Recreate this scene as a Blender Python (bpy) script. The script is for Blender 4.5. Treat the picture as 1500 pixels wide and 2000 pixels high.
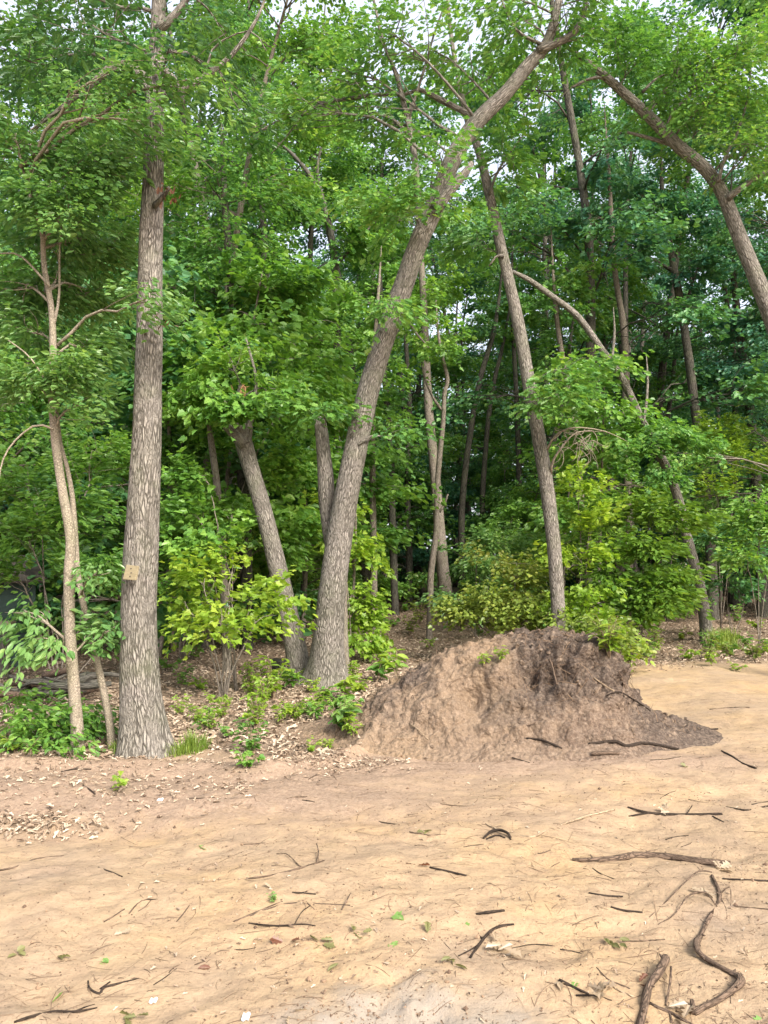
import bpy, math, random
import numpy as np
from mathutils import Vector

random.seed(7)
RNG = np.random.default_rng(11)
scene = bpy.context.scene
for o in list(bpy.data.objects):
    bpy.data.objects.remove(o)

# ------------------------------------------------------------------ camera, sky, sun, exposure
CAMZ = 1.6
FPX = 1503.0                       # focal length in photograph pixels (1500 x 2000)
PITCH = math.atan(90 / FPX)
cam_d = bpy.data.cameras.new('camera')
cam_d.sensor_fit = 'VERTICAL'
cam_d.sensor_height = 34.6
cam_d.lens = 26.0
cam_d.clip_start = 0.05
cam_d.clip_end = 2000
cam = bpy.data.objects.new('camera', cam_d)
scene.collection.objects.link(cam)
cam.location = (0, 0, CAMZ)
cam.rotation_euler = (math.pi / 2 + PITCH, 0, 0)
scene.camera = cam
scene.render.resolution_x = 768
scene.render.resolution_y = 1024

SUN_EL, SUN_AZ = math.radians(40), math.radians(146)     # azimuth clockwise from +Y (view direction)
world = bpy.data.worlds.new('World')
scene.world = world
world.use_nodes = True
wn = world.node_tree
wn.nodes.clear()
sky = wn.nodes.new('ShaderNodeTexSky')
sky.sky_type = 'NISHITA'
sky.sun_disc = False
sky.sun_elevation = SUN_EL
sky.sun_rotation = SUN_AZ
sky.air_density = 1.0
sky.dust_density = 6.0
sky.ozone_density = 1.0
bg = wn.nodes.new('ShaderNodeBackground')
bg.inputs['Strength'].default_value = 0.15
wo = wn.nodes.new('ShaderNodeOutputWorld')
veil = wn.nodes.new('ShaderNodeMix')            # thin even overcast veil over the whole sky
veil.data_type = 'RGBA'
veil.inputs[0].default_value = 0.62
veil.inputs[7].default_value = (2.75, 2.80, 3.05, 1)
wn.links.new(sky.outputs[0], veil.inputs[6])
wn.links.new(veil.outputs[2], bg.inputs[0])
wn.links.new(bg.outputs[0], wo.inputs[0])

sun_d = bpy.data.lights.new('sun', 'SUN')
sun_d.energy = 2.25
sun_d.angle = math.radians(22)
sun_d.color = (1.0, 0.95, 0.87)
sun = bpy.data.objects.new('sun', sun_d)
scene.collection.objects.link(sun)
sdir = Vector((math.sin(SUN_AZ) * math.cos(SUN_EL), math.cos(SUN_AZ) * math.cos(SUN_EL), math.sin(SUN_EL)))
sun.rotation_euler = (-sdir).to_track_quat('-Z', 'Y').to_euler()
sun.location = sdir * 60

vs = scene.view_settings
vs.view_transform = 'Standard'
vs.look = 'None'
vs.exposure = 1.8
vs.gamma = 1.0
vs.use_curve_mapping = False
try:
    scene.cycles.max_bounces = 8
    scene.cycles.diffuse_bounces = 4
    scene.cycles.transmission_bounces = 5
except Exception:
    pass

# ------------------------------------------------------------------ helpers: noise
def _hash(ix, iy, iz, seed):
    h = (ix * 374761393 + iy * 668265263 + iz * 2147483647 + seed * 974634777) & 0xFFFFFFFF
    h = ((h ^ (h >> 13)) * 1274126177) & 0xFFFFFFFF
    h = ((h ^ (h >> 16)) * 2246822519) & 0xFFFFFFFF
    return ((h ^ (h >> 15)) & 0xFFFFFF) / float(0xFFFFFF) * 2 - 1

def n3(x, y, z=0.0, seed=0):
    x = np.asarray(x, float); y = np.asarray(y, float); z = np.asarray(z, float)
    x, y, z = np.broadcast_arrays(x, y, z)
    ix = np.floor(x).astype(np.int64); iy = np.floor(y).astype(np.int64); iz = np.floor(z).astype(np.int64)
    fx = x - ix; fy = y - iy; fz = z - iz
    fx = fx * fx * (3 - 2 * fx); fy = fy * fy * (3 - 2 * fy); fz = fz * fz * (3 - 2 * fz)
    r = 0
    for dx in (0, 1):
        wx = fx if dx else 1 - fx
        for dy in (0, 1):
            wy = fy if dy else 1 - fy
            for dz in (0, 1):
                wz = fz if dz else 1 - fz
                r = r + wx * wy * wz * _hash(ix + dx, iy + dy, iz + dz, seed)
    return r

def fbm(x, y, z=0.0, octv=4, seed=0):
    s = 0; a = 1.0; f = 1.0
    for k in range(octv):
        s = s + a * n3(np.asarray(x) * f, np.asarray(y) * f, np.asarray(z) * f, seed + k * 17)
        a *= 0.5; f *= 2.03
    return s

def sstep(a, b, x):
    t = np.clip((np.asarray(x, float) - a) / (b - a), 0, 1)
    return t * t * (3 - 2 * t)

# ------------------------------------------------------------------ helpers: ground shape
BX = np.array([-60, -3.2, -1.5, -0.9, -0.4, 0.3, 2.2, 3.2, 6.0, 60])
BY = np.array([6.3, 6.15, 6.25, 6.05, 6.5, 7.6, 9.9, 11.4, 12.0, 13.0])

def litter_mask(x, y):
    e = np.interp(x, BX, BY)
    w = 0.25 * n3(np.asarray(x) * 1.3, np.asarray(y) * 1.3, 0, 5) + 0.12 * n3(np.asarray(x) * 4, np.asarray(y) * 4, 0, 6)
    return sstep(-0.12, 0.22, np.asarray(y) - e + w)

PX_ = np.array([-1.0, -.75, -.45, -.15, .2, .5, 1.0, 1.5, 1.75, 1.94, 2.06, 2.2, 2.43, 2.67, 3.05, 3.2])
PZ_ = np.array([0, .03, .12, .30, .54, .74, .88, .92, .90, .82, .62, .42, .24, .13, .02, 0])

def mound_h(x, y):
    x = np.asarray(x, float); y = np.asarray(y, float)
    p = np.interp(x, PX_, PZ_)
    yc = 7.3 + 0.05 * np.sin(x * 2)
    front = 0.42 + 0.82 * np.sqrt(np.clip(p, 0, 1))
    back = 0.35 + 0.8 * np.sqrt(np.clip(p, 0, 1))
    d = y - yc
    t = np.clip(np.abs(np.where(d < 0, d / front, d / back)), 0, 1)
    c = 0.5 + 0.5 * np.cos(np.pi * t ** 1.15)
    return p * c

DENTS = [(0.05, 2.79, .05, .05), (0.10, 2.84, .04, -.035), (-.02, 2.86, .035, .03), (0.02, 2.72, .16, .03), (0.18, 2.80, .07, .03), (0.14, 2.98, .08, -.03), (0.06, 3.02, .06, .03), (0.23, 2.93, .06, -.025), (0.30, 2.72, .05, .022), (0.81, 2.71, .08, .02),
         (-1.95, 3.5, .22, .015), (-0.9, 4.0, .25, .014), (1.7, 4.9, .3, .015)]

_rp = np.random.default_rng(21)
PRINTS = [(float(a), float(b), float(c), float(d)) for a, b, c, d in zip(_rp.uniform(-2.2, 2.6, 30), _rp.uniform(2.7, 5.4, 30), _rp.uniform(-.6, .9, 30), _rp.uniform(.006, .016, 30))]
def ground_h(x, y):
    x = np.asarray(x, float); y = np.asarray(y, float)
    near = 1 - sstep(14, 40, np.hypot(x, y))
    h = 0.045 * n3(x * .45, y * .45, 0, 1) + 0.03 * n3(x * 1.3, y * 1.3, 0, 2) * near
    lm = litter_mask(x, y)
    sandw = (1 - lm) * near
    h = h + sandw * (0.016 * n3(x * 3.1, y * 3.9, 0, 3) + 0.009 * n3(x * 8, y * 10, 0, 4) + 0.005 * n3(x * 19, y * 23, 0, 8) + 0.0035 * n3(x * 45, y * 45, 0, 9))
    # churned ridges: lip of pushed sand along the wood edge and low berm at left
    e = np.interp(x, BX, BY)
    lip = np.exp(-((y - e + 0.22) / 0.16) ** 2) * (0.05 + 0.05 * n3(x * 2.2, y * 2.2, 0, 21)) * (1 - sstep(-0.3, 0.4, x))
    berm = np.exp(-((y - 5.25 - .1 * n3(x * 1.2, 0, 0, 3)) / 0.35) ** 2) * 0.05 * (1 - sstep(-1.6, -0.3, x))
    h = h + lip + berm
    brown = np.exp(-((y - 5.3) / 0.6) ** 2) * (1 - sstep(-1.4, 0.2, x))
    h = h + brown * 0.02 * np.abs(n3(x * 13, y * 13, 0, 31)) * sandw
    for (dx, dy, r, a) in DENTS:
        g = np.exp(-(((x - dx) / r) ** 2 + ((y - dy) / (r * .8)) ** 2))
        h = h - a * g + abs(a) * .6 * g * n3(x * 40, y * 40, 0, 12)
    for (qx, qy, qa, qd) in PRINTS:
        u = (x - qx) * math.cos(qa) + (y - qy) * math.sin(qa); v = -(x - qx) * math.sin(qa) + (y - qy) * math.cos(qa)
        e2 = np.clip((u / .14) ** 2 + (v / .06) ** 2, 0, 9)
        h = h - qd * np.exp(-e2 ** 2) + qd * .5 * np.exp(-((e2 - 1.7) / .5) ** 2)
    h = h + 0.015 * np.clip(y - 24, 0, 60) + 0.02 * lm * n3(x * 2.5, y * 2.5, 0, 14) * near
    return h

_hx = np.arange(-4.5, 4.5, .015); _hy = np.arange(1.6, 9.5, .015)
_HG = ground_h(*np.meshgrid(_hx, _hy))
def gh(x, y):
    i = (x + 4.5) / .015; j = (y - 1.6) / .015
    a, b = int(i), int(j)
    if i < 0 or j < 0 or a >= len(_hx) - 1 or b >= len(_hy) - 1: return float(ground_h(x, y))
    u, v = i - a, j - b
    return float((_HG[b, a] * (1 - u) + _HG[b, a + 1] * u) * (1 - v) + (_HG[b + 1, a] * (1 - u) + _HG[b + 1, a + 1] * u) * v)
def mh1(x, y):
    return float(mound_h(x, y)) if -1.1 < x < 3.3 and 5.8 < y < 8.8 else 0.0
def H(x, y):
    return gh(x, y) + mh1(x, y)

SP, CP = math.sin(PITCH), math.cos(PITCH)
def ray(px, py):
    a = (px - 750) / FPX; b = (1000 - py) / FPX
    return np.array([a, CP - b * SP, SP + b * CP])

def P(px, py, Y):
    d = ray(px, py)
    return np.array([0, 0, CAMZ]) + d * (Y / d[1])

def G(px, py, hf=H):
    d = ray(px, py)
    lo, t = 1.0, 1.0
    while t < 90:
        p = d * t
        if CAMZ + p[2] < hf(p[0], p[1]):
            break
        lo = t
        t += 0.05 + t * 0.01
    hi = t
    for _ in range(14):
        m = (lo + hi) / 2
        p = d * m
        if CAMZ + p[2] < hf(p[0], p[1]): hi = m
        else: lo = m
    p = d * hi
    return np.array([p[0], p[1], hf(p[0], p[1])])

# ------------------------------------------------------------------ helpers: objects and meshes
def link(o):
    scene.collection.objects.link(o)
    return o

def tag(o, label, cat, group=None, kind=None):
    if label: o['label'] = label
    if cat: o['category'] = cat
    if group: o['group'] = group
    if kind: o['kind'] = kind
    return o

def thing(name, loc, label, cat, group=None, rz=0.0, sc=1.0):
    o = bpy.data.objects.new(name, None)
    o.empty_display_size = 0.1
    link(o)
    o.location = [float(v) for v in loc]
    o.rotation_euler = (0, 0, rz)
    o.scale = (sc, sc, sc)
    return tag(o, label, cat, group)

def mesh(name, V, faces, smooth=True, attrs=None):
    """faces: list of int arrays (n, k)"""
    V = np.asarray(V, np.float32).reshape(-1, 3)
    me = bpy.data.meshes.new(name)
    me.vertices.add(len(V))
    me.vertices.foreach_set('co', V.ravel())
    loops = np.concatenate([np.asarray(f, np.int32).ravel() for f in faces])
    tot = np.concatenate([np.full(len(f), np.asarray(f).shape[1], np.int32) for f in faces])
    st = np.concatenate([[0], np.cumsum(tot)[:-1]]).astype(np.int32)
    me.loops.add(len(loops))
    me.loops.foreach_set('vertex_index', loops)
    me.polygons.add(len(tot))
    me.polygons.foreach_set('loop_start', st)
    me.polygons.foreach_set('loop_total', tot)
    me.polygons.foreach_set('use_smooth', np.full(len(tot), smooth))
    for k, (typ, arr) in (attrs or {}).items():
        at = me.attributes.new(k, typ, 'POINT')
        at.data.foreach_set('vector' if typ == 'FLOAT_VECTOR' else 'color', np.asarray(arr, np.float32).ravel())
    me.update(calc_edges=True)
    return me

def obj(name, me, mat, parent=None, loc=None):
    o = bpy.data.objects.new(name, me)
    if mat and not me.materials: me.materials.append(mat)
    link(o)
    if parent: o.parent = parent
    if loc is not None: o.location = [float(v) for v in loc]
    return o

def catmull(pts, rad, n):
    pts = np.asarray(pts, float); rad = np.asarray(rad, float)
    if len(pts) == 2 and n <= 2: return pts, rad
    A = np.column_stack([pts, rad])
    A = np.vstack([2 * A[0] - A[1], A, 2 * A[-1] - A[-2]])
    m = len(pts) - 1
    d = np.linalg.norm(np.diff(pts, axis=0), axis=1); cum = np.concatenate([[0], np.cumsum(d)])
    s = np.linspace(0, cum[-1], n)
    k = np.clip(np.searchsorted(cum, s, side='right') - 1, 0, m - 1)
    t = ((s - cum[k]) / np.maximum(d[k], 1e-9))[:, None]
    p0, p1, p2, p3 = A[k], A[k + 1], A[k + 2], A[k + 3]
    R = 0.5 * (2 * p1 + (p2 - p0) * t + (2 * p0 - 5 * p1 + 4 * p2 - p3) * t ** 2 + (3 * p1 - p0 - 3 * p2 + p3) * t ** 3)
    r = p1[:, 3] + (p2[:, 3] - p1[:, 3]) * t[:, 0]
    return R[:, :3], np.maximum(r, 1e-4)

class Wood:
    """collects tubes into one mesh with a seamless bark coordinate"""
    def __init__(s): s.V = []; s.Q = []; s.T = []; s.B = []; s.n = 0
    def tube(s, pts, rad, n=6, seg=6, amp=0.0, flare=None, seed=0, wob=0.0):
        C, R = catmull(pts, rad, n)
        N = len(C)
        T = np.gradient(C, axis=0); T /= np.maximum(np.linalg.norm(T, axis=1), 1e-9)[:, None]
        mean = C[-1] - C[0]
        ref = np.zeros(3); ref[np.argmin(np.abs(mean))] = 1
        U = np.cross(T, ref); U /= np.maximum(np.linalg.norm(U, axis=1), 1e-9)[:, None]
        W = np.cross(T, U)
        d = np.concatenate([[0], np.cumsum(np.linalg.norm(np.diff(C, axis=0), axis=1))])
        th = np.linspace(0, 2 * math.pi, seg, endpoint=False)
        if wob:
            C = C + U * (wob * n3(d * 2.1 / max(d[-1], .1) * 3, seed * 1.7, 0, seed))[:, None] + W * (wob * n3(d * 6 / max(d[-1], .1), seed * 2.3, 9, seed))[:, None]
        ct, st = np.cos(th)[None], np.sin(th)[None]
        RR = np.repeat(R[:, None], seg, 1)
        if flare:
            fh, fa, fk, ph = flare
            e = np.exp(-d / fh)[:, None]
            RR = RR * (1 + fa * e * (1 + 0.55 * np.cos(fk * th[None] + ph) + 0.25 * np.cos((fk + 2) * th[None] + 2 * ph)))
        if amp:
            r0 = R.mean()
            RR = RR * (1 + amp * fbm(ct * 1.3 + seed, st * 1.3, d[:, None] * 2.2, 3, seed) + amp * .45 * n3(ct * r0 * 28, st * r0 * 28, d[:, None] * 9, seed + 3))
        V = C[:, None] + RR[..., None] * (ct[..., None] * U[:, None] + st[..., None] * W[:, None])
        B = np.stack(np.broadcast_arrays(ct * R[:, None], st * R[:, None], d[:, None] + seed * 3.1), -1)
        i = np.arange(N - 1)[:, None] * seg; j = np.arange(seg)[None]; j2 = (j + 1) % seg
        q = np.stack([i + j, i + j2, i + seg + j2, i + seg + j], -1).reshape(-1, 4) + s.n
        s.V.append(V.reshape(-1, 3)); s.B.append(B.reshape(-1, 3)); s.Q.append(q)
        s.V.append(C[[0, -1]]); s.B.append(B[[0, -1], 0])
        a = s.n + N * seg
        jj = np.arange(seg); j3 = (jj + 1) % seg
        s.T.append(np.stack([np.full(seg, a), s.n + j3, s.n + jj], -1))
        e0 = s.n + (N - 1) * seg
        s.T.append(np.stack([np.full(seg, a + 1), e0 + jj, e0 + j3], -1))
        s.n += N * seg + 2
        return C
    def mesh(s, name, origin=(0, 0, 0)):
        return mesh(name, np.concatenate(s.V) - np.asarray(origin), [np.concatenate(s.Q), np.concatenate(s.T)], True,
                    {'barkco': ('FLOAT_VECTOR', np.concatenate(s.B))})

# leaf outlines: (along, side, lift)
def _sym(half, fold=0.12, tip=1.0):
    """two faces folded along the midrib"""
    up = [(a, b, abs(b) * fold * 2) for a, b in half]
    dn = [(a, -b, abs(b) * fold * 2) for a, b in half]
    k = len(half)
    V = [(0, 0, 0), (tip, 0, -0.10)] + up + dn
    f1 = [0] + list(range(2, 2 + k)) + [1]
    f2 = [1] + list(range(2 + 2 * k - 1, 1 + k, -1)) + [0]
    return np.array(V, float), [f1, f2]
LEAF = {
    'maple': _sym([(.02, .38), (.24, .34), (.38, .56), (.52, .27), (.74, .22)], .10),
    'oak': _sym([(.20, .19), (.32, .10), (.45, .32), (.57, .13), (.70, .32), (.86, .12)], .10),
    'ellip': _sym([(.2, .17), (.5, .24), (.8, .13)], .14),
    'small': _sym([(.25, .36), (.68, .33)], .14),
    'dry': _sym([(.14, .15), (.36, .09), (.58, .23), (.84, .09)], .38),
    'quad': _sym([(.45, .34)], .15),
}

class Leaves:
    def __init__(s): s.d = []
    def add(s, pos, axis, nrm, size):
        s.d.append((np.atleast_2d(pos), np.atleast_2d(axis), np.atleast_2d(nrm), np.atleast_1d(size)))
    def count(s): return sum(len(a[0]) for a in s.d)
    def mesh(s, name, kind, origin=(0, 0, 0)):
        p = np.concatenate([a[0] for a in s.d]) - np.asarray(origin)
        ax = np.concatenate([a[1] for a in s.d]); nr = np.concatenate([a[2] for a in s.d]); sz = np.concatenate([a[3] for a in s.d])
        ax = ax / np.maximum(np.linalg.norm(ax, axis=1), 1e-9)[:, None]
        sd = np.cross(nr, ax); sd /= np.maximum(np.linalg.norm(sd, axis=1), 1e-9)[:, None]
        nr = np.cross(ax, sd)
        tv, tf = LEAF[kind]
        V = p[:, None] + sz[:, None, None] * (tv[None, :, 0:1] * ax[:, None] + tv[None, :, 1:2] * sd[:, None] + tv[None, :, 2:3] * nr[:, None])
        k = len(tv); off = (np.arange(len(p)) * k)[:, None]
        return mesh(name, V.reshape(-1, 3), [off + np.array(f)[None] for f in tf], False)

def unit(v):
    v = np.asarray(v, float)
    return v / max(np.linalg.norm(v), 1e-9)

FINE = [1.0, 1.0]          # leaf count and leaf size factors of the kind of plant being grown
def spray(L, base, out, length, n, size, droop=0.25, width=0.36, tilt=0.60, rng=RNG):
    """a flat leafy twig: leaves left and right of its axis"""
    n = max(3, int(n * FINE[0])); size = size * FINE[1]
    out = unit(out)
    side = unit(np.cross(out, (0.01, 0.02, 1)))
    t = rng.uniform(0.08, 1.0, n)
    sgn = rng.choice([-1, 1], n)
    w = rng.uniform(0.0, 1.0, n) * width * length * (1.15 - 0.75 * t)
    pos = base + out * (t * length)[:, None] + side * (sgn * w)[:, None]
    pos[:, 2] += -droop * length * t ** 2 - 0.12 * w + rng.normal(0, 0.055, n)
    ax = out * (0.75 + 0.3 * t)[:, None] + side * (sgn * rng.uniform(.3, 1.0, n))[:, None] + np.array([0, 0, -1]) * (droop + rng.uniform(0, .5, n))[:, None]
    nr = np.array([0, 0, 1.0]) + rng.normal(0, tilt, (n, 3))
    L.add(pos, ax, nr, size * rng.uniform(.6, 1.2, n))

def ball(rng=RNG):
    v = rng.normal(0, 1, 3); v /= np.linalg.norm(v)
    return v * rng.uniform(0, 1) ** (1 / 2.4)

def blob(W, L, origin, c, r, nsub, nspray, nleaf, size, length=0.5, r0=None, droop=.25, rng=RNG, seg=5):
    """one leafy limb: limb from origin to c, twigs through an ellipsoid round c, sprays on the twigs"""
    origin = np.asarray(origin, float); c = np.asarray(c, float); r = np.asarray(r, float)
    D = np.linalg.norm(c - origin)
    rl = r0 if r0 else 0.010 + 0.0065 * D
    mid = (origin + c) / 2 + np.array([rng.normal(0, .08), rng.normal(0, .08), 0.12]) * D
    limb = W.tube([origin, mid, c], [rl, rl * .7, rl * .35], 7, seg, 0, seed=int(rng.integers(1, 99)), wob=0.03 * D)
    for _ in range(nsub):
        q = c + ball(rng) * r
        k = int(rng.integers(2, 7)); a = limb[k]
        m2 = (a + q) / 2 + rng.normal(0, .10, 3) * np.linalg.norm(q - a)
        W.tube([a, m2, q], [rl * .38, rl * .25, rl * .10], 4, 4)
        hor = q - origin; hor[2] *= .4
        hor = unit(hor + rng.normal(0, .15, 3))
        for _s in range(nspray):
            u = rng.uniform(.35, 1.05)
            b = a + (q - a) * u + rng.normal(0, .05, 3)
            ang = rng.normal(0, .9)
            o = np.array([hor[0] * math.cos(ang) - hor[1] * math.sin(ang), hor[0] * math.sin(ang) + hor[1] * math.cos(ang), hor[2] * .5 + rng.normal(0, .15)])
            spray(L, b, o, length * rng.uniform(.7, 1.25), nleaf, size, droop, rng=rng)

# ------------------------------------------------------------------ helpers: materials
def new_mat(name):
    m = bpy.data.materials.new(name); m.use_nodes = True
    nt = m.node_tree; nt.nodes.clear()
    out = nt.nodes.new('ShaderNodeOutputMaterial')
    return m, nt, out
def N(nt, t, **kw):
    n = nt.nodes.new(t)
    for k, v in kw.items():
        if k in n.inputs: n.inputs[k].default_value = v
        else: setattr(n, k, v)
    return n
def ramp(nt, fac, stops, interp='LINEAR'):
    r = nt.nodes.new('ShaderNodeValToRGB'); r.color_ramp.interpolation = interp
    e = r.color_ramp.elements
    while len(e) < len(stops): e.new(0.5)
    for el, (p, c) in zip(e, stops):
        el.position = p; el.color = (*c, 1) if len(c) == 3 else c
    nt.links.new(fac, r.inputs[0])
    return r.outputs[0]
def mixc(nt, fac, a, b, blend='MIX'):
    m = nt.nodes.new('ShaderNodeMix'); m.data_type = 'RGBA'; m.blend_type = blend
    for s, v in ((0, fac), (6, a), (7, b)):
        if isinstance(v, bpy.types.NodeSocket): nt.links.new(v, m.inputs[s])
        elif s == 0: m.inputs[0].default_value = v
        else: m.inputs[s].default_value = (*v, 1)
    return m.outputs[2]
def math_(nt, op, a, b=0.0):
    m = nt.nodes.new('ShaderNodeMath'); m.operation = op
    for s, v in ((0, a), (1, b)):
        if isinstance(v, bpy.types.NodeSocket): nt.links.new(v, m.inputs[s])
        else: m.inputs[s].default_value = v
    return m.outputs[0]

def leaf_mat(name, cols, trans=0.45, rough=0.42, tcol=(1.25, 1.2, .6)):
    m, nt, out = new_mat(name)
    geo = N(nt, 'ShaderNodeNewGeometry')
    tc = N(nt, 'ShaderNodeTexCoord')
    nz = N(nt, 'ShaderNodeTexNoise', Scale=0.7, Detail=2.0)
    nt.links.new(geo.outputs['Position'], nz.inputs['Vector'])
    f = math_(nt, 'ADD', math_(nt, 'MULTIPLY', geo.outputs['Random Per Island'], 0.6), math_(nt, 'MULTIPLY', math_(nt, 'SUBTRACT', nz.outputs[0], 0.3), 1.0))
    k = len(cols) - 1
    col = ramp(nt, f, [(i / k, c) for i, c in enumerate(cols)])
    p = N(nt, 'ShaderNodeBsdfPrincipled', Roughness=rough)
    p.inputs['Specular IOR Level'].default_value = 0.5
    nt.links.new(col, p.inputs['Base Color'])
    tr = N(nt, 'ShaderNodeBsdfTranslucent')
    tcn = mixc(nt, 1.0, col, tcol, 'MULTIPLY')
    nt.links.new(tcn, tr.inputs['Color'])
    mx = N(nt, 'ShaderNodeMixShader')
    mx.inputs[0].default_value = trans
    nt.links.new(p.outputs[0], mx.inputs[1]); nt.links.new(tr.outputs[0], mx.inputs[2])
    nt.links.new(mx.outputs[0], out.inputs['Surface'])
    return m

def bark_mat(name, ridge, furrow, tint, scale=26.0, bump=0.6, moss=0.0, zs=0.22):
    scale = scale * 1.55
    m, nt, out = new_mat(name)
    at = N(nt, 'ShaderNodeAttribute', attribute_name='barkco')
    mp = N(nt, 'ShaderNodeMapping'); mp.inputs['Scale'].default_value = (1, 1, zs)
    nt.links.new(at.outputs['Vector'], mp.inputs['Vector'])
    nd = N(nt, 'ShaderNodeTexNoise', Scale=16.0, Detail=5.0)
    nt.links.new(mp.outputs[0], nd.inputs['Vector'])
    vadd = N(nt, 'ShaderNodeMix', data_type='VECTOR'); vadd.inputs[0].default_value = 0.045
    nt.links.new(mp.outputs[0], vadd.inputs[4]); nt.links.new(nd.outputs['Color'], vadd.inputs[5])
    vo = N(nt, 'ShaderNodeTexVoronoi', feature='DISTANCE_TO_EDGE', Scale=scale)
    nt.links.new(vadd.outputs[1], vo.inputs['Vector'])
    fine = N(nt, 'ShaderNodeTexNoise', Scale=90.0, Detail=4.0)
    nt.links.new(mp.outputs[0], fine.inputs['Vector'])
    big = N(nt, 'ShaderNodeTexNoise', Scale=2.2, Detail=3.0)
    nt.links.new(at.outputs['Vector'], big.inputs['Vector'])
    hgt = math_(nt, 'ADD', ramp(nt, vo.outputs['Distance'], [(0, (0, 0, 0)), (.13, (.62, .62, .62)), (.5, (.85, .85, .85))]), math_(nt, 'MULTIPLY', math_(nt, 'SUBTRACT', fine.outputs[0], .3), .8))
    mod = N(nt, 'ShaderNodeTexNoise', Scale=scale * .45, Detail=3.0); nt.links.new(mp.outputs[0], mod.inputs['Vector'])
    vo2 = N(nt, 'ShaderNodeTexVoronoi', feature='DISTANCE_TO_EDGE', Scale=scale * 2.3); nt.links.new(vadd.outputs[1], vo2.inputs['Vector'])
    brk = ramp(nt, mod.outputs[0], [(.36, (.15, .15, .15)), (.62, (1, 1, 1))])
    inv = math_(nt, 'SUBTRACT', 1.0, ramp(nt, vo.outputs['Distance'], [(0, (0, 0, 0)), (.22, (1, 1, 1))]))
    inv2 = math_(nt, 'SUBTRACT', 1.0, ramp(nt, vo2.outputs['Distance'], [(0, (0, 0, 0)), (.25, (1, 1, 1))]))
    cut = math_(nt, 'ADD', math_(nt, 'MULTIPLY', inv, brk), math_(nt, 'MULTIPLY', inv2, math_(nt, 'MULTIPLY', math_(nt, 'SUBTRACT', 1.1, brk), .55)))
    hgt = math_(nt, 'ADD', math_(nt, 'SUBTRACT', .84, math_(nt, 'MULTIPLY', cut, 1.0)), math_(nt, 'MULTIPLY', math_(nt, 'SUBTRACT', fine.outputs[0], .5), .9))
    base = ramp(nt, hgt, [(.10, furrow), (.75, tuple(.75 * a + .25 * b for a, b in zip(ridge, furrow))), (1.0, ridge)])
    col = mixc(nt, ramp(nt, big.outputs[0], [(.40, (0, 0, 0)), (.68, (.75, .75, .75))]), base, mixc(nt, 1.0, base, tint, 'MULTIPLY'))
    if moss:
        mo = N(nt, 'ShaderNodeTexNoise', Scale=5.0, Detail=5.0)
        nt.links.new(at.outputs['Vector'], mo.inputs['Vector'])
        col = mixc(nt, ramp(nt, mo.outputs[0], [(.5, (0, 0, 0)), (.75, (moss, moss, moss))]), col, (.13, .16, .07))
    p = N(nt, 'ShaderNodeBsdfPrincipled', Roughness=.9)
    p.inputs['Specular IOR Level'].default_value = 0.15
    nt.links.new(col, p.inputs['Base Color'])
    b = N(nt, 'ShaderNodeBump', Strength=bump, Distance=.012)
    nt.links.new(hgt, b.inputs['Height']); nt.links.new(b.outputs[0], p.inputs['Normal'])
    nt.links.new(p.outputs[0], out.inputs['Surface'])
    return m

def plain_mat(name, c1, c2, scale=8.0, rough=.85, bump=.2, stretch=(1, 1, 1)):
    m, nt, out = new_mat(name)
    tc = N(nt, 'ShaderNodeTexCoord')
    mp = N(nt, 'ShaderNodeMapping'); mp.inputs['Scale'].default_value = stretch
    nt.links.new(tc.outputs['Object'], mp.inputs[0])
    nz = N(nt, 'ShaderNodeTexNoise', Scale=scale, Detail=6.0, Roughness=.65)
    nt.links.new(mp.outputs[0], nz.inputs['Vector'])
    p = N(nt, 'ShaderNodeBsdfPrincipled', Roughness=rough)
    p.inputs['Specular IOR Level'].default_value = 0.2
    nt.links.new(ramp(nt, nz.outputs[0], [(.3, c1), (.7, c2)]), p.inputs['Base Color'])
    b = N(nt, 'ShaderNodeBump', Strength=bump, Distance=.01)
    nt.links.new(nz.outputs[0], b.inputs['Height']); nt.links.new(b.outputs[0], p.inputs['Normal'])
    nt.links.new(p.outputs[0], out.inputs['Surface'])
    return m

def island_mat(name, cols, rough=.8, trans=0.0):
    m, nt, out = new_mat(name)
    geo = N(nt, 'ShaderNodeNewGeometry')
    k = len(cols) - 1
    col = ramp(nt, geo.outputs['Random Per Island'], [(i / k, c) for i, c in enumerate(cols)])
    p = N(nt, 'ShaderNodeBsdfPrincipled', Roughness=rough)
    p.inputs['Specular IOR Level'].default_value = 0.25
    nt.links.new(col, p.inputs['Base Color'])
    if trans:
        tr = N(nt, 'ShaderNodeBsdfTranslucent'); nt.links.new(col, tr.inputs['Color'])
        mx = N(nt, 'ShaderNodeMixShader'); mx.inputs[0].default_value = trans
        nt.links.new(p.outputs[0], mx.inputs[1]); nt.links.new(tr.outputs[0], mx.inputs[2])
        nt.links.new(mx.outputs[0], out.inputs['Surface'])
    else:
        nt.links.new(p.outputs[0], out.inputs['Surface'])
    return m

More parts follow.
